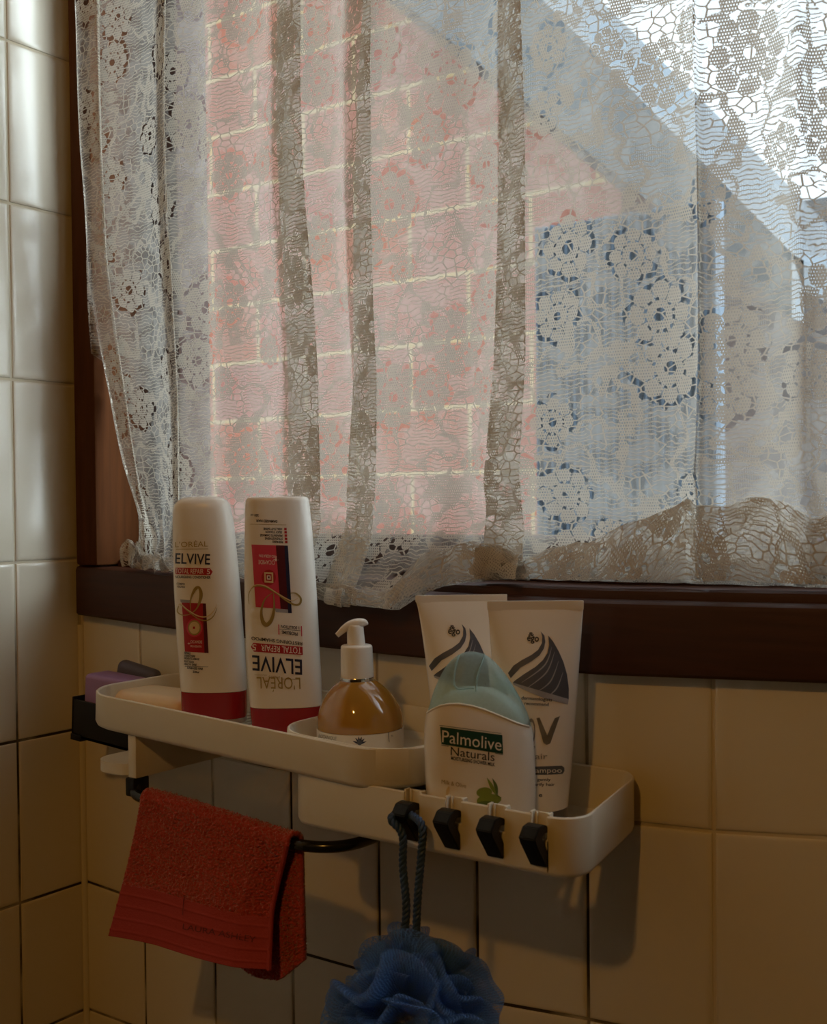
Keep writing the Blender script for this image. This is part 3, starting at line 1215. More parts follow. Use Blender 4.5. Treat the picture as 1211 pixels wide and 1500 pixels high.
P.text('+', (275, 944.5), (279, 944.6), 4, M['whiteink'], weight=.01)
for i, (t, l) in enumerate((('REPAIRS', 9), ('STRENGTHENS', 16), ('PREVENTS DAMAGE', 22), ('SILKY TOUCH', 14), ('HEALTHY SHINE', 18))):
    P.text(t, (270, 957.5 + i * 4.1), (270 + l, 958.6 + i * 4.2), 2.9, M['ink'], weight=.03)
P.quad((271, 976), (305, 976.5), (305, 977), (271, 976.6), M['greyink'], 2)
P.text('DAMAGED HAIR', (274.5, 979.6), (297.5, 981.2), 3, M['ink'], weight=.03)
P.text('250ml', (282.5, 985.4), (291.5, 986), 3, M['ink'], weight=.03)
P.ribbon([(262, 888), (260.5, 896), (268, 901), (279, 899), (289, 890), (294.5, 873), (292, 861), (286, 863), (280, 876), (279, 888), (281, 900)], (1.4, 1.8, 1.2, 1.2, 2.2, 5.2, 3.6, 4.5, 2.2, 1, .5), M['gold'], 3)
P.ribbon([(261.5, 888), (265, 884.5), (275, 893), (290, 902), (303, 903), (313, 895), (317.5, 885)], (.6, 1.2, 1.4, 1.6, 1.6, 1.2, .5), M['palegold'], 4)
P.ribbon([(264, 885), (278, 897), (292, 907), (304, 908.5), (313, 902), (318, 890)], (.5, 1.2, 1.6, 1.8, 1.4, .5), M['gold'], 4)
P.done('front_print', c1)

# shampoo: same family, label upside down
B = Body((418, 1050), -0.066, math.radians(-5))
rows = [(1032, 366.2, 472), (1010, 364.3, 471.2), (960, 361, 468.5), (900, 358.8, 465.5), (850, 358, 462.5), (800, 358, 459), (770, 358.4, 456.5), (748, 359, 454), (737, 359.6, 452.6),
        (732, 360.6, 451.6), (729, 363, 449.5), (727.6, 368, 445)]
c2 = thing('shampoo_bottle', 'white shampoo bottle with flat top and label printed upside down, beside the domed one', 'bottle', B.P)
bm = from_rows(B, rows, 0.60, 2.8)
bvh = bvh_of([bm])
link('body', bm, M['hdpe'], c2)
bm = from_rows(B, [(1068, 370, 471), (1062, 369, 471.6), (1045, 367.4, 472), (1032.5, 366.5, 472)], 0.60, 2.8)
link('cap', bm, M['red'], c2)
bm = from_rows(B, [(1073, 372, 470), (1070.6, 371, 470.6), (1068.4, 370.6, 470.8)], 0.60, 2.8)
link('foot', bm, M['seam'], c2)
P = Print(bvh)
P.text("L'OR\u00c9AL", (439.5, 992.5), (376, 991.5), 17, M['gold'], up=(.03, 1))
P.quad((373, 988.2), (391, 988.6), (391, 989.2), (373, 988.8), M['gold'], 2)
P.text('PARIS', (409.5, 990.0), (393.5, 989.6), 3.4, M['gold'], up=(0, 1))
P.quad((412, 994.4), (439, 994.8), (439, 995.4), (412, 995), M['gold'], 2)
P.text('ELVIVE', (442, 966.6), (369.5, 959.8), 22, M['navy'], weight=.01, up=(.02, 1))
P.poly([(371, 941.5), (443, 947.5), (443.4, 959.4), (372, 954.6), (367.6, 947.5)], M['redink'])
P.text('TOTAL REPAIR', (441, 948.8), (382.5, 944.4), 9, M['whiteink'], up=(.02, 1))
P.text('5', (375.5, 943.8), (369.8, 943.3), 9, M['whiteink'], up=(.02, 1))
P.text('RESTORING SHAMPOO', (442.5, 940.6), (368.5, 932.4), 4.8, M['ink'], weight=.015, up=(.02, 1))
P.text('PROBLEMS', (436, 926.5), (412.5, 923.5), 4.6, M['ink'], weight=.02, up=(.02, 1))
P.text('1 SOLUTION', (438, 917.8), (411.5, 915.4), 4.4, M['ink'], weight=.02, up=(.02, 1))
P.quad((409, 921.2), (440, 923.6), (440, 924.2), (409, 921.8), M['ink'], 2)
P.quad((440.6, 917), (442, 917), (442.4, 932), (441, 932), M['pinkink'], 2)
P.quad((407.4, 914.6), (408.8, 914.6), (409.2, 929.5), (407.8, 929.5), M['pinkink'], 2)
P.poly([(368.5, 797.6), (420.5, 799.2), (424, 893), (374.6, 889)], M['pinkink'])
P.poly([(404, 798.7), (420.5, 799.2), (424, 893), (411, 891.6)], M['maroon'], 2)
P.poly([(416.5, 799.1), (421.5, 799.2), (427.3, 898), (422, 898)], M['navy'], 3)
P.poly([(402, 890.6), (421.8, 892), (422, 898), (404, 896.6)], M['fade'], 1)
P.disc((393.6, 846), 10.5, 11.5, M['redink'], 2)
P.quad((387, 838), (400, 838.6), (400.4, 854), (387.4, 853.2), M['palegold'], 3)
P.quad((389.4, 840.6), (397.8, 841), (398.1, 851.2), (389.7, 850.6), M['redink'], 4)
P.quad((391, 842.6), (396.4, 842.9), (396.6, 849.2), (391.2, 848.8), M['whiteink'], 5)
P.quad((392.8, 844), (395, 844.1), (395.1, 847.4), (392.9, 847.2), M['maroon'], 6)
P.text('CICAMIDE', (402.5, 821.2), (378.5, 820.2), 6, M['whiteink'], up=(.02, 1))
P.text('PRO-KERATIN', (405.5, 813.5), (379.5, 811.8), 4, M['whiteink'], up=(.02, 1))
P.text('+', (407.5, 817), (400.5, 816.6), 6, M['whiteink'], weight=.01, up=(.02, 1))
for i, (t, a, b_) in enumerate((('HEALTHY SHINE', 413, 386), ('SILKY TOUCH', 413, 389), ('PREVENTS DAMAGE', 413.5, 381), ('STRENGTHENS', 414, 388), ('REPAIRS', 414.5, 399))):
    y = 773.4 + i * 4.75
    P.text(t, (a, y), (b_, y - .5), 3.2, M['ink'], weight=.025, up=(.02, 1))
    P.quad((416.2 + i * .3, y - .2), (419.8 + i * .3, y - .1), (419.8 + i * .3, y + 3.4), (416.2 + i * .3, y + 3.3), M['redink'], 2)
P.quad((366, 767.6), (419, 768.6), (419, 769.3), (366, 768.2), M['gold'], 2)
P.text('DAMAGED HAIR', (406, 762.2), (375, 761), 3.6, M['ink'], weight=.025, up=(.02, 1))
P.text('250 ml', (379, 753.4), (367.5, 752.9), 3.2, M['ink'], weight=.025, up=(.02, 1))
P.ribbon([(365.5, 885), (364.5, 872), (371, 860), (385, 859), (402, 867), (420, 880), (432, 886), (439, 884), (440, 876), (433, 869), (425, 869)], (.6, 1, 1.6, 2, 2.2, 2.4, 2.6, 3, 2.6, 1.8, .8), M['gold'], 4)
P.ribbon([(364.6, 868), (373, 857.5), (388, 858), (404, 867.5), (418, 876), (428, 880), (436, 876)], (.6, 1.2, 1.6, 1.6, 1.6, 1.4, .6), M['palegold'], 5)
P.ribbon([(399, 868), (388, 878), (383, 895), (385, 910), (391, 915), (398, 907), (401.5, 890), (400.5, 868)], (.8, 2, 3.4, 5.5, 6, 5, 3, .8), M['gold'], 4)
P.done('front_print', c2)

# ------------------------------------------------------------------ amber hand-wash with a pump
B = Body((527, 1085), -0.072, 0)
pp = thing('pump_bottle', 'round amber liquid soap bottle with white pump top on the upper rack', 'bottle', B.P)


def ringrow(y, hw_px, cx_px):
    c, hw = B.row(y, cx_px - hw_px, cx_px + hw_px)
    return c, hw


def round_rows(rows, sub=6):
    """rows of (row, centre, half width) to a body of revolution"""
    bm = bmesh.new()
    rings = []
    for y, cpx, h in spline(rows, sub):
        c, hw = ringrow(y, h, cpx)
        rings.append(B.ring(c, hw, hw, 2.0, 56))
    loft(bm, rings)
    return bm


def squash(rows, k=0.30):
    return rows


dome = [(1064, 527.5, 63), (1054, 527.5, 63), (1044, 527.2, 61.5), (1034, 526.8, 58), (1024, 526, 53), (1014, 525.2, 46), (1006, 524.5, 38.5), (1000, 524, 31), (996, 523.6, 25)]
bm = round_rows(dome)
link('body', bm, M['amber'], pp)
bm = round_rows([(1100, 527.5, 62.5), (1096, 527.5, 63.8), (1080, 527.5, 63.8), (1066.5, 527.5, 63.8), (1064.6, 527.5, 63.2)])
bvh = bvh_of([bm])
band_o = link('label_band', bm, M['label'], pp)
P = Print(bvh)
P.text('LAVANDE', (480, 1102), (522, 1106), 4, M['silver'])
P.text('BOTANIQUE', (467, 1080.5), (492.5, 1084.4), 5, M['silver'])
P.ribbon([(569.5, 1087), (569, 1073), (577, 1071), (588.5, 1067)], (.8, .8, .8, .8), M['greyink'], 2)
P.text('N', (573, 1079.5), (575, 1079), 3, M['greyink'])
for a in (-1.15, -.6, -.15, .3, .75, 1.2):
    P.ribbon([(526.5, 1090), (526.5 + 5 * math.sin(a), 1090 - 6 * math.cos(a)), (526.5 + 10.5 * math.sin(a), 1090 - 11 * math.cos(a))], (2.4, 2.6, .5), M['navy'], 2)
P.disc((526.5, 1087.5), 3.4, 4, M['greyink'], 3)
P.done('label_print', band_o)
bm = round_rows([(997.5, 523.4, 23.2), (996, 523.4, 24.4), (992, 523.3, 24.4), (990.5, 523.3, 23.6)], 4)
link('neck_ring', bm, M['chrome'], pp)
bm = round_rows([(991, 523.2, 23.8), (989, 523.2, 24.2), (960, 522.4, 23.4), (949, 522.1, 23.2), (946, 522, 22.4), (944.4, 522, 20), (943.8, 522, 14)], 4)
link('collar', bm, M['pump'], pp)
bm = round_rows([(946, 521.6, 13.4), (940, 521.4, 13.2), (928, 520.6, 12.6), (918, 520, 12.2), (915, 519.6, 11.2)], 4)
link('plunger', bm, M['pump'], pp)


def spout():
    bm = bmesh.new()
    pts = spline([(535.5, 916, 5.2, 4.0), (533, 912.5, 10.5, 5.6), (524, 912.5, 12.5, 6.6), (513, 915.5, 10.5, 6.4), (504, 921, 8.4, 5.4), (497.5, 927, 7.0, 4.4), (493.4, 930.6, 6.2, 3.8)], 5)
    cs = [(atplane(x, y, B.P, B.n), w, h) for x, y, w, h in pts]
    k = (cs[0][0] - CAM).length / FPX
    side = B.n
    rings = []
    for i, (c, w, h) in enumerate(cs):
        d = (cs[min(i + 1, len(cs) - 1)][0] - cs[max(i - 1, 0)][0]).normalized()
        u = side.cross(d).normalized()
        rings.append([c + side * (math.copysign(abs(math.cos(a)) ** .7, math.cos(a)) * w * .8 * k) + u * (math.copysign(abs(math.sin(a)) ** .7, math.sin(a)) * h * k) for a in [2 * PI * q / 24 for q in range(24)]])
    loft(bm, rings)
    bmesh.ops.recalc_face_normals(bm, faces=bm.faces)
    return bm


link('spout', spout(), M['pump'], pp)


# ------------------------------------------------------------------ the two squeeze tubes
def tube_thing(base, Y, az, rows, dep, label, crimp, prints, cap_rows):
    B = Body(base, Y, az)
    t = thing('squeeze_tube', label, 'tube', B.P, 'squeeze tubes of shampoo on the lower rack')
    y0, y1 = rows[0][0], rows[-1][0]
    bm = bmesh.new()
    rings = []
    for y, xl, xr in spline(rows, 6):
        c, hw = B.row(y, xl, xr)
        f = (y0 - y) / (y0 - y1)
        hd = hw * pw(f, [(0, 1.0), (.3, .86), (.6, .55), (.85, .22), (1, .045)])
        rings.append(B.ring(c, hw, hd, 2.0 + .3 * f, 64))
    loft(bm, rings)
    bvh = bvh_of([bm])
    link('body', bm, M['hdpe'], t)
    bm = bmesh.new()
    rings = []
    for y, xl, xr in crimp:
        c, hw = B.row(y, xl, xr)
        rings.append(B.ring(c, hw, .0011, 8, 48))
    loft(bm, rings)
    link('crimp_seal', bm, M['hdpe'], t)
    bm = bmesh.new()
    rings = []
    for y, xl, xr in cap_rows:
        c, hw = B.row(y, xl, xr)
        rings.append(B.ring(c, hw, hw, 2.0, 48))
    loft(bm, rings)
    link('cap', bm, M['greycap'], t)
    P = Print(bvh)
    prints(P)
    P.done('front_print', t)
    return t


def swoosh(P, dx, dy, full=True):
    T = lambda pts: [(x + dx, y + dy) for x, y in pts]
    # left blade
    P.poly(T([(791.6, 924.6), (797, 931), (798.5, 940), (796.5, 950), (790, 960), (778, 969), (762, 978), (748, 993.5), (744, 986), (752, 975), (764, 967), (778, 959.5), (788, 952),
              (793.5, 942), (793.8, 932)]), M['greyink'], 2)
    # large shaded drop
    big = T([(802.8, 931), (810, 940), (818, 954), (825, 970), (830, 988), (832.5, 1008), (832.4, 1024), (751, 1000), (754, 997), (768, 987), (784, 977), (795, 967), (801.5, 957), (804, 945)])
    low = T([(832.4, 1024), (831, 1032), (800, 1024), (775, 1014), (752, 1003), (751, 1000)])
    P.poly(big, M['greyink'], 2)
    P.poly(low, M['fade'], 2)
    for a, b_, c_ in (((812, 955), (800, 985), (772, 1008)), ((818, 968), (806, 998), (786, 1014)), ((824, 985), (815, 1008), (800, 1022)), ((808, 948), (797, 975), (764, 1000))):
        P.ribbon(T([a, b_, c_]), (.4, 2.0, .4), M['fade'], 3)
    # curly word
    P.text('ego', T([(771.5, 938.8)])[0], T([(789, 940)])[0], 10, M['ink'], weight=.022)
    P.text('&', T([(773.5, 931.6)])[0], T([(782.4, 932.2)])[0], 5.6, M['ink'], weight=.02)


def prints_right(P):
    swoosh(P, 0, 0)
    P.text('dermatologists', (763.5, 1024.4), (808, 1027.2), 4.8, M['ink'], 5, weight=.01)
    P.text('recommend', (768, 1032.4), (803, 1034.2), 4.8, M['ink'], 5, weight=.01)
    P.poly([(785.5, 1052), (790, 1051), (801, 1077), (812, 1052), (820, 1048.6), (817, 1056), (805.5, 1089), (800, 1091), (795.6, 1088)], M['silver'], 2)
    P.text('Q', (771.5, 1090), (784, 1090), 38, M['silver'])
    P.text('hair', (776, 1112), (801.4, 1111.8), 8.6, M['silver'])
    P.poly([(760, 1123.5), (790, 1122.6), (822, 1121.4), (825.6, 1124), (826, 1129), (823.4, 1133.4), (800, 1134.8), (760, 1134.8)], M['greyink'], 2)
    P.text('shampoo', (772, 1131.8), (822, 1131.4), 7, M['whiteink'], 3)
    P.text('to gently', (777.5, 1143.6), (806, 1143.8), 4.4, M['ink'], weight=.01)
    P.text('purify hair', (778, 1151), (812, 1151), 4.4, M['ink'], weight=.01)
    P.text('e', (789, 1167), (794, 1167), 6, M['ink'], weight=.02)


def prints_left(P):
    swoosh(P, -115.5, -10.5)


tube_thing((700, 1150), -0.040, math.radians(4), [(1150, 642, 745), (1100, 637, 746), (1040, 631, 746), (980, 625, 745.5), (930, 618.5, 744.5), (895, 613, 743.5), (881, 609.6, 742)],
           None, 'white squeeze tube standing behind, half hidden by the aqua-capped bottle', [(882, 609.6, 742), (880, 608.2, 743), (873, 608, 743), (871.4, 608.6, 742.6)],
           prints_left, [(1178, 650, 740), (1174, 648, 741), (1152, 646, 742), (1149.6, 647, 741)])
tube_thing((787, 1175), -0.052, math.radians(2), [(1178, 741, 832), (1160, 737, 833.5), (1110, 731, 838), (1060, 727, 842), (1000, 722.5, 846.5), (950, 719, 850), (915, 716.5, 852.5), (893, 714.8, 854)],
           None, 'white squeeze tube at the right, in front of the other, its whole drop emblem showing', [(894, 714.6, 854), (892, 713.6, 854.8), (881.5, 713.4, 855), (880, 714, 854.4)],
           prints_right, [(1203, 745, 830), (1200, 743, 831), (1181, 741.6, 831.8), (1178.4, 742.4, 831.2)])

# ------------------------------------------------------------------ shower milk with aqua cap
B = Body((703, 1185), -0.090, math.radians(3))
pm = thing('shower_milk_bottle', 'cream shower milk bottle with a translucent aqua dome cap on the lower rack', 'bottle', B.P)
rows = [(1203, 632, 779), (1198, 628.5, 782), (1190, 627, 783.5), (1170, 625, 784.4), (1140, 623.2, 784.4), (1110, 622, 783), (1080, 621.4, 780.6), (1060, 622.2, 777.4), (1045, 624.5, 773),
        (1030, 628.5, 766.5), (1015, 633, 758.5), (1000, 639, 749.5), (985, 646.5, 739), (972, 655, 728), (963, 664, 718), (957.4, 673, 708), (954.2, 682, 698), (953.4, 687, 692)]
SH = [(600, 1056), (622, 1047), (632, 1040), (645, 1034), (658, 1031.6), (672, 1031.2), (690, 1034), (710, 1040), (730, 1048), (750, 1056.5), (765, 1062), (775, 1064.4), (790, 1064)]


def screen(p):
    q = RC.transposed() @ (V(p) - CAM)
    return CX + FPX * q.x / -q.z, CY - FPX * q.y / -q.z


full = from_rows(B, rows, 0.52, 2.5, sub=10)
bmesh.ops.triangulate(full, faces=[f for f in full.faces if len(f.verts) > 4])
bvh = bvh_of([full])


def keep(upper_part, grow):
    bm = full.copy()
    kill = []
    for f in bm.faces:
        u, v = screen(f.calc_center_median())
        a = v < pw(u, SH)
        if a != upper_part:
            kill.append(f)
    bmesh.ops.delete(bm, geom=kill, context='FACES')
    if upper_part:
        bmesh.ops.recalc_face_normals(bm, faces=bm.faces)
        bm.normal_update()
        for v in bm.verts:
            v.co -= v.normal * grow
    return bm


# smooth rim: the cut row is slid on to the shoulder line first
for v in full.verts:
    u, w_ = screen(v.co)
    d = pw(u, SH) - w_
    if abs(d) < 2.2:
        k = (v.co - CAM).length / FPX
        v.co.z -= d * k
link('body', keep(False, 0), M['hdpe'], pm)
cap_o = link('cap', keep(True, .0004), M['aqua'], pm)
c0, hw0 = B.row(1068, 630, 771)
inner = from_rows(B, [(1075, 627, 775), (1050, 630, 768), (1034, 638, 759), (1020, 650, 744), (1011, 664, 728), (1006, 680, 710)], 0.47, 2.5)
link('shoulder', inner, M['hdpe'], pm)
P = Print(bvh)
P.poly([(644.6, 1064.5), (735.4, 1076.6), (736.6, 1104.4), (646.6, 1090)], M['green'])
P.quad((644, 1062), (734, 1074), (734, 1074.6), (644, 1062.8), M['green'], 2)
P.text('Palmolive', (647.6, 1086.8), (734, 1099.6), 17.6, M['whiteink'], 3, up=(.02, -1))
P.quad((646.6, 1091), (657, 1092.6), (657, 1093.4), (646.6, 1091.8), M['green'], 2)
P.quad((725, 1103), (736.4, 1105), (736.4, 1105.8), (725, 1103.8), M['green'], 2)
P.text('Naturals', (660, 1106), (724, 1115), 12.6, M['ink'], 2, up=(.02, -1))
P.text('MOISTURISING SHOWER MILK', (660.4, 1112.6), (724.4, 1122.4), 5, M['ink'], 2, weight=.02, up=(.02, -1))
P.text('Milk & Olive', (646.8, 1147.6), (682.6, 1154.2), 6, M['gold'], 2, up=(.02, -1))


def ell(c, a, b_, rot, n=24):
    return [(c[0] + a * math.cos(t) * math.cos(rot) - b_ * math.sin(t) * math.sin(rot), c[1] + a * math.cos(t) * math.sin(rot) + b_ * math.sin(t) * math.cos(rot)) for t in [2 * PI * k / n for k in range(n)]]


P.poly(ell((709, 1160.5), 11.5, 7.4, -.1), M['olive'], 2)
P.poly(ell((716, 1171.5), 18, 8.6, -.1), M['olive'], 3)
P.poly(ell((712, 1177), 14, 4, .0), M['olive_dark'], 4)
P.ribbon([(726, 1164), (720, 1152), (713, 1139)], (1.2, 5.5, .6), M['olive'], 4)
P.ribbon([(728, 1166), (726, 1152), (721, 1140)], (1.2, 5, .6), M['olive_dark'], 3)
P.ribbon([(727, 1164), (731, 1167), (734, 1168)], (1, 1.2, .8), M['olive_dark'], 4)
P.ribbon([(654.5, 1164), (656, 1158), (657.5, 1152)], (3, 5, 2), M['palegold'], 1)
P.ribbon([(675, 1046), (690, 1045.6)], (.1, .1), M['hdpe'], 1)
P.done('front_print', pm)
# bead along the shoulder and thumb tab of the flip cap
bm = bmesh.new()
pts = []
for k in range(60):
    u = 623.4 + (774.0 - 623.4) * k / 59
    h, n_, _, _ = bvh.ray_cast(CAM, ray(u, pw(u, SH)).normalized())
    if h is not None:
        pts.append(h + n_ * .0001)
tube(bm, pts, .0007, 8)
link('shoulder_bead', bm, M['hdpe'], pm)
bm = bmesh.new()
pts = []
for u, w_ in spline([(697, 1013), (698, 998), (701, 984), (705, 972), (708, 963), (709, 958)], 6):
    h, n_, _, _ = bvh.ray_cast(CAM, ray(u, w_).normalized())
    if h is not None:
        pts.append(h)
tube(bm, pts, .0005, 8)
pts = []
for u, w_ in spline([(672, 960), (668, 972), (665, 988), (665, 1001), (669, 1008), (676, 1009.5), (684, 1008), (694, 1008)], 6):
    h, n_, _, _ = bvh.ray_cast(CAM, ray(u, w_).normalized())
    if h is not None:
        pts.append(h)
tube(bm, pts, .0006, 8)
link('flip_tab', bm, M['aqua'], cap_o)
full.free()


# ------------------------------------------------------------------ the towel over the rail
def towel():
    t = thing('hand_towel', 'small red terry towel folded over the black rail', 'towel', (0.295, -0.1205, 1.04))
    nu, nv = 170, 250
    Lf, Lb = 0.098, 0.094        # front and back drop
    R = 0.0058
    arc = PI * R
    tot = Lf + arc + Lb

    def rail(x):
        return pw(x, [(0.2, 1.0412), (0.26, 1.0390), (0.31, 1.0350), (0.36, 1.031)])

    def at(u, s):
        # front side hem left/right edges widen and lean towards the bottom
        if s < Lf:
            d = (Lf - s) / Lf
        elif s < Lf + arc:
            d = 0
        else:
            d = (s - Lf - arc) / Lb
        front = s < Lf + arc / 2
        if front:
            xl = 0.2305 - .022 * d ** 1.1
            xr = 0.3700 - .0125 * math.sin(min(1, d * 1.6) * PI / 2) + .012 * max(0, d - .55) ** 1.2
        else:
            xl = 0.2305 + .012 * d
            xr = 0.3715 + .004 * d
        x = xl + (xr - xl) * u
        z0 = rail(xl + (xr - xl) * u)
        if s < Lf:
            y = -0.1205 - R - .014 * d ** 1.3 + .0030 * math.sin(u * 5 + 1) * d
            z = z0 + .001 - (Lf - s) * (1.0 - .20 * u)
            if u > .85:
                y += .006 * (u - .85) / .15 * math.sin(min(1, d * 2) * PI / 2)
        elif s < Lf + arc:
            a = (s - Lf) / R
            y = -0.1205 - R * math.cos(a)
            z = z0 + .001 + R * math.sin(a)
        else:
            y = -0.1205 + R - .002 * d + .003 * math.sin(u * 6) * d
            z = z0 + .001 - (s - Lf - arc) * pw(u, [(0, .98), (.45, 1.0), (.70, 1.03), (.85, .98), (1, .80)])
        return V((x, y, z))
    band = 0.037     # flat woven border at the front hem

    def build(s0, s1, n, mtl, name, terry, parent, th=.0030):
        bm = bmesh.new()
        g = []
        for j in range(n + 1):
            s = s0 + (s1 - s0) * j / n
            line = []
            for i in range(nu + 1):
                u = i / nu
                p = at(u, s)
                e = .0006
                du = at(min(1, u + e), s) - at(max(0, u - e), s)
                dv = at(u, min(tot, s + e * .1)) - at(u, max(0, s - e * .1))
                nn = dv.cross(du)
                nn = nn.normalized() if nn.length > 1e-12 else V((0, -1, 0))
                if terry:
                    edge = min(1, min(u, 1 - u) * 30)
                    k = .0016 * noise.noise(V((u * 110, s * 700, 0))) + .0020 * noise.noise(V((u * 230, s * 1500, 5))) + .0008
                    p = p + nn * (k * (.35 + .65 * edge))
                    p += V((noise.noise(V((u * 200, s * 1300, 8))), 0, noise.noise(V((u * 200, s * 1300, 14))))) * .0006
                else:
                    q = (s - s0) / (s1 - s0)
                    for c in (.13, .36, .60, .82):
                        p = p - nn * (.0006 * math.exp(-((q - c) / .018) ** 2))
                line.append((p, nn))
            g.append(line)
        fr = [[bm.verts.new(p + nn * th / 2) for p, nn in l] for l in g]
        bk = [[bm.verts.new(p - nn * th / 2) for p, nn in l] for l in g]
        for j in range(n):
            for i in range(nu):
                bm.faces.new((fr[j][i], fr[j][i + 1], fr[j + 1][i + 1], fr[j + 1][i]))
                bm.faces.new((bk[j][i], bk[j + 1][i], bk[j + 1][i + 1], bk[j][i + 1]))
        for j in range(n):
            bm.faces.new((fr[j][0], fr[j + 1][0], bk[j + 1][0], bk[j][0]))
            bm.faces.new((fr[j][nu], bk[j][nu], bk[j + 1][nu], fr[j + 1][nu]))
        for i in range(nu):
            bm.faces.new((fr[0][i], bk[0][i], bk[0][i + 1], fr[0][i + 1]))
            bm.faces.new((fr[n][i], fr[n][i + 1], bk[n][i + 1], bk[n][i]))
        bmesh.ops.recalc_face_normals(bm, faces=bm.faces)
        bv = bvh_of([bm])
        return link(name, bm, mtl, parent, True, 180), bv
    build(band, tot, nv, M['towel'], 'terry_cloth', True, t)
    band_p, bv = build(0.0, band + .0005, 60, M['band'], 'woven_band', False, t, .0024)
    P = Print(bv)
    P.text('LAURA ASHLEY', (268, 1361), (374, 1381), 8.5, M['thread'], 3, up=(.12, -1))
    P.done('woven_lettering', band_p)
    # stitched side hem
    bm = bmesh.new()
    tube(bm, [at(.995, s) + V((.0005, -.0012, 0)) for s in [Lf * k / 40 for k in range(41)]], .0016, 8)
    link('side_hem', bm, M['band'], t)
    bm = bmesh.new()
    tube(bm, [at(.47 + .004 * k, band + .004 - .0035 * k) + V((0, -.0024, 0)) for k in range(5)], .00025, 6)
    link('loose_thread', bm, M['thread'], t)


towel()


# ------------------------------------------------------------------ the bath puff on its cord
def puff():
    C = aty(607, 1492, -0.142)
    t = thing('bath_puff', 'ruffled blue netting bath puff hanging by a cord from the first hook', 'bath puff', C)
    R = 0.0490
    rnd = random.Random(3)
    bm = bmesh.new()
    uvl = bm.loops.layers.uv.new('cloth')
    NP = 44
    for q in range(NP):
        zz = 1 - 2 * (q + .5) / NP
        ph = q * 2.39996 + rnd.uniform(-.3, .3)
        d = V((math.sqrt(1 - zz * zz) * math.cos(ph), math.sqrt(1 - zz * zz) * math.sin(ph), zz))
        a = (Matrix.Rotation(rnd.uniform(0, 2 * PI), 3, d) @ d.orthogonal().normalized())
        b = d.cross(a)
        rr = R * rnd.uniform(.80, 1.13)
        spread = rnd.uniform(.55, 1.0)
        w1, w2 = rnd.uniform(1.6, 3.0), rnd.uniform(0, 6)
        amp = rnd.uniform(.14, .30)
        fold = rnd.uniform(.20, .38)
        nu, nv = 44, 20
        g = []
        for j in range(nv + 1):
            # a strip of netting doubled over: out on one side of the fold, back in on the other
            v = j / nv
            w_ = math.sin(v * PI)
            side = math.cos(v * PI)
            line = []
            for i in range(nu + 1):
                u = -1 + 2 * i / nu
                al = u * spread
                off = amp * math.sin(u * w1 * 2 + w2) * (.2 + .8 * w_) + fold * .5 * side * (.25 + .75 * w_ ** .5)
                dirv = (d * math.cos(al) + a * math.sin(al) + b * off).normalized()
                r = rr * (.30 + .70 * w_ ** .6) * (1 - .09 * u * u) + .0014 * math.sin(u * 15 + w2) * w_
                p = C + V((dirv.x * 1.10, dirv.y * .88, dirv.z * .93)) * r
                line.append((bm.verts.new(p), (u * spread * rr * 1000 + 100 * q, v * rr * 2000)))
            g.append(line)
        for j in range(nv):
            for i in range(nu):
                qd = (g[j][i], g[j][i + 1], g[j + 1][i + 1], g[j + 1][i])
                f = bm.faces.new([x[0] for x in qd])
                for l, x in zip(f.loops, qd):
                    l[uvl].uv = x[1]
    for v in bm.verts:
        if v.co.y > -.0035:
            v.co.y = -.0035
    link('netting', bm, M['net'], t, True, 180)
    # twisted loop of cord
    hx = HX[0] + .0012
    top = [aty(591, 1372, -.140), aty(595, 1330, -.138), aty(590, 1270, -.1345), aty(589, 1222, -.1335), V((hx - .0048, -.1345, 1.0635)), V((hx - .001, -.1290, 1.0668)),
           V((hx + .0055, -.1290, 1.0660)), aty(618, 1210, -.1335), aty(617, 1250, -.1345), aty(612, 1310, -.138), aty(609, 1372, -.140)]
    path = [V(p) for p in spline([tuple(p) for p in top], 24)]
    bm = bmesh.new()
    for s in range(3):
        pts = []
        L = 0
        for i, p in enumerate(path):
            if i:
                L += (p - path[i - 1]).length
            d = (path[min(i + 1, len(path) - 1)] - path[max(i - 1, 0)]).normalized()
            x = d.cross(V((0, 1, 0.01))).normalized()
            y = d.cross(x)
            a = L / .0090 * 2 * PI + s * 2 * PI / 3
            pts.append(p + x * math.cos(a) * .0013 + y * math.sin(a) * .0013)
        tube(bm, pts, .00125, 8)
    link('hanging_cord', bm, M['cord'], t)


puff()


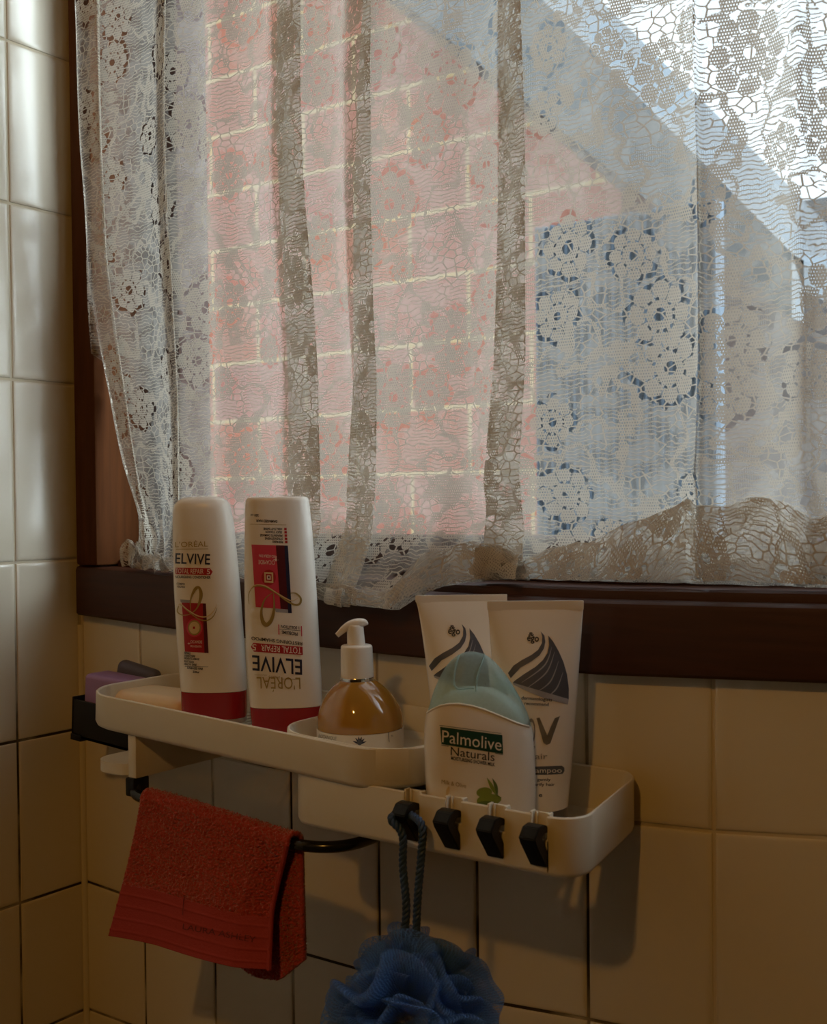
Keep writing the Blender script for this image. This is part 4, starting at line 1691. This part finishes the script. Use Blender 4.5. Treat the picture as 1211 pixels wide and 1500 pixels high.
# ------------------------------------------------------------------ outside the window
def house():
    Yw = 1.7
    h = thing('house', 'pink brick neighbouring house with sloping gable eave, seen through the lace', 'house', (-.5, Yw, 0))
    a, b_ = aty(640, 40, Yw), aty(910, 258, Yw)
    sl = (b_.z - a.z) / (b_.x - a.x)
    x0, x1 = -3.6, b_.x
    zt = lambda x: b_.z + sl * (x - b_.x)
    bm = bmesh.new()
    pts = [(x0, -.2), (x1, -.2), (x1, zt(x1)), (x0, zt(x0))]
    f = [bm.verts.new((x, Yw, z)) for x, z in pts]
    g = [bm.verts.new((x, Yw + .25, z)) for x, z in pts]
    bm.faces.new(f)
    bm.faces.new(g[::-1])
    for i in range(4):
        bm.faces.new((f[i], g[i], g[(i + 1) % 4], f[(i + 1) % 4]))
    bmesh.ops.recalc_face_normals(bm, faces=bm.faces)
    link('brick_wall', bm, M['brick'], h, False)
    # verge board on the wall and roof above it, rising well past the wall line
    c, d = aty(880, 0, Yw + .9), aty(1230, 345, Yw + .9)
    s2 = (d.z - c.z) / (d.x - c.x)
    zr2 = lambda x: c.z + s2 * (x - c.x)
    bm = bmesh.new()
    xa, xb = -2.6, d.x + .25
    top = [(xa, zr2(xa)), (xb, zr2(xb))]
    bot = [(xa, zt(xa) + .03), (x1 + .15, zt(x1 + .15) + .03), (xb, zr2(xb) - .12)]
    for yy in ((Yw - .27, Yw - .20),):
        ring = top + bot[::-1]
        f = [bm.verts.new((x, yy[0], z)) for x, z in ring]
        g = [bm.verts.new((x, yy[1], z)) for x, z in ring]
        bm.faces.new(f)
        bm.faces.new(g[::-1])
        for i in range(len(f)):
            bm.faces.new((f[i], g[i], g[(i + 1) % len(f)], f[(i + 1) % len(f)]))
    bmesh.ops.recalc_face_normals(bm, faces=bm.faces)
    link('gable_eave', bm, M['eave'], h, False)
    bm = bmesh.new()
    f = [bm.verts.new((x, y, zr2(x) - .002)) for x, y in ((xa, Yw - .27), (xb, Yw - .27), (xb, Yw + .9), (xa, Yw + .9))]
    g = [bm.verts.new((x, y, zr2(x) - .06)) for x, y in ((xa, Yw - .20), (xb, Yw - .20), (xb, Yw + .9), (xa, Yw + .9))]
    bm.faces.new(f)
    bm.faces.new(g[::-1])
    for i in range(4):
        bm.faces.new((f[i], g[i], g[(i + 1) % 4], f[(i + 1) % 4]))
    bmesh.ops.recalc_face_normals(bm, faces=bm.faces)
    link('roof', bm, M['roof'], h, False)
    bm = bmesh.new()
    tube(bm, [(x, Yw - .05, zt(x) + .0) for x in (x0, -1.5, -.8, x1 + .05)], .022, 8)
    link('verge_strip', bm, M['fascia'], h)
    return x1


hx1 = house()


def fence():
    Yf = 1.2
    a, b_ = aty(785, 300, Yf), aty(1052, 290, Yf)
    bm = bmesh.new()
    n = 90
    x0, x1 = a.x, b_.x
    rings = []
    for k in range(n + 1):
        x = x0 + (x1 - x0) * k / n
        y = Yf + .005 * (1 if (k // 2) % 2 else -1)
        zt = b_.z
        rings.append([V((x, y, 0)), V((x, y, zt)), V((x, y + .02, zt)), V((x, y + .02, 0))])
    loft(bm, rings)
    o = link('garden_shed', bm, M['fence'], None, False)
    tag(o, 'blue ribbed metal shed wall outside, dim behind the middle of the lace', 'shed')


fence()


def outbuilding():
    Y = 2.75
    a, b_ = aty(985, 330, Y), aty(1290, 330, Y)
    bm = bmesh.new()
    box(bm, (a.x, Y, -.2), (b_.x, Y + .6, a.z - .06), bevel=.01)
    t = thing('outbuilding', 'pale grey rendered outbuilding at the far right behind the lace', 'outbuilding', (a.x, Y, -.2))
    link('wall', bm, M['render'], t, False)
    bm = bmesh.new()
    box(bm, (a.x - .05, Y - .06, a.z - .06), (b_.x + .05, Y + .66, a.z), bevel=.008)
    link('flat_roof', bm, M['roof'], t, False)


outbuilding()
bm = bmesh.new()
box(bm, (-6, .14, -.25), (6, 9, -.2))
struct('ground', bm, M['ground'])

# ------------------------------------------------------------------ light
w = bpy.data.worlds.new('sky')
SC.world = w
w.use_nodes = True
nt = w.node_tree
nt.nodes.clear()
o = nt.nodes.new('ShaderNodeOutputWorld')
b = nt.nodes.new('ShaderNodeBackground')
sk = nt.nodes.new('ShaderNodeTexSky')
sk.sky_type = 'HOSEK_WILKIE'
sk.turbidity = 4
sk.sun_direction = (.74, .48, .47)
mixn = nt.nodes.new('ShaderNodeMix')
mixn.data_type = 'RGBA'
mixn.inputs[0].default_value = 0.75
mixn.inputs[7].default_value = (0.80, 0.90, 1.0, 1)
nt.links.new(sk.outputs[0], mixn.inputs[6])
gs = NG(nt)
tcw = nt.nodes.new('ShaderNodeTexCoord')
dt = nt.nodes.new('ShaderNodeVectorMath')
dt.operation = 'DOT_PRODUCT'
dt.inputs[1].default_value = V((.80, .52, .36)).normalized()
nt.links.new(tcw.outputs['Generated'], dt.inputs[0])
lobe = gs.m('POWER', gs.m('MAXIMUM', dt.outputs['Value'], 0.0), 8)
vs_ = nt.nodes.new('ShaderNodeVectorMath')
vs_.operation = 'SCALE'
nt.links.new(mixn.outputs[2], vs_.inputs[0])
nt.links.new(gs.m('ADD', 0.85, gs.m('MULTIPLY', lobe, 4.6)), vs_.inputs['Scale'])
nt.links.new(vs_.outputs[0], b.inputs[0])
b.inputs[1].default_value = 3.0
nt.links.new(b.outputs[0], o.inputs[0])

ld = bpy.data.lights.new('ceiling_lamp', 'POINT')
ld.energy = 13.5
ld.color = (1.0, 0.49, 0.085)
ld.shadow_soft_size = 0.035
lo = bpy.data.objects.new('ceiling_lamp', ld)
COL.objects.link(lo)
lo.location = (0.90, -1.50, 2.18)

SC.view_settings.view_transform = 'Standard'
SC.view_settings.look = 'None'
SC.view_settings.exposure = 0.0
SC.view_settings.gamma = 1.0
SC.view_settings.use_curve_mapping = False
SC.cycles.use_denoising = True
SC.cycles.transparent_max_bounces = 32
SC.cycles.max_bounces = 10
SC.cycles.sample_clamp_indirect = 4
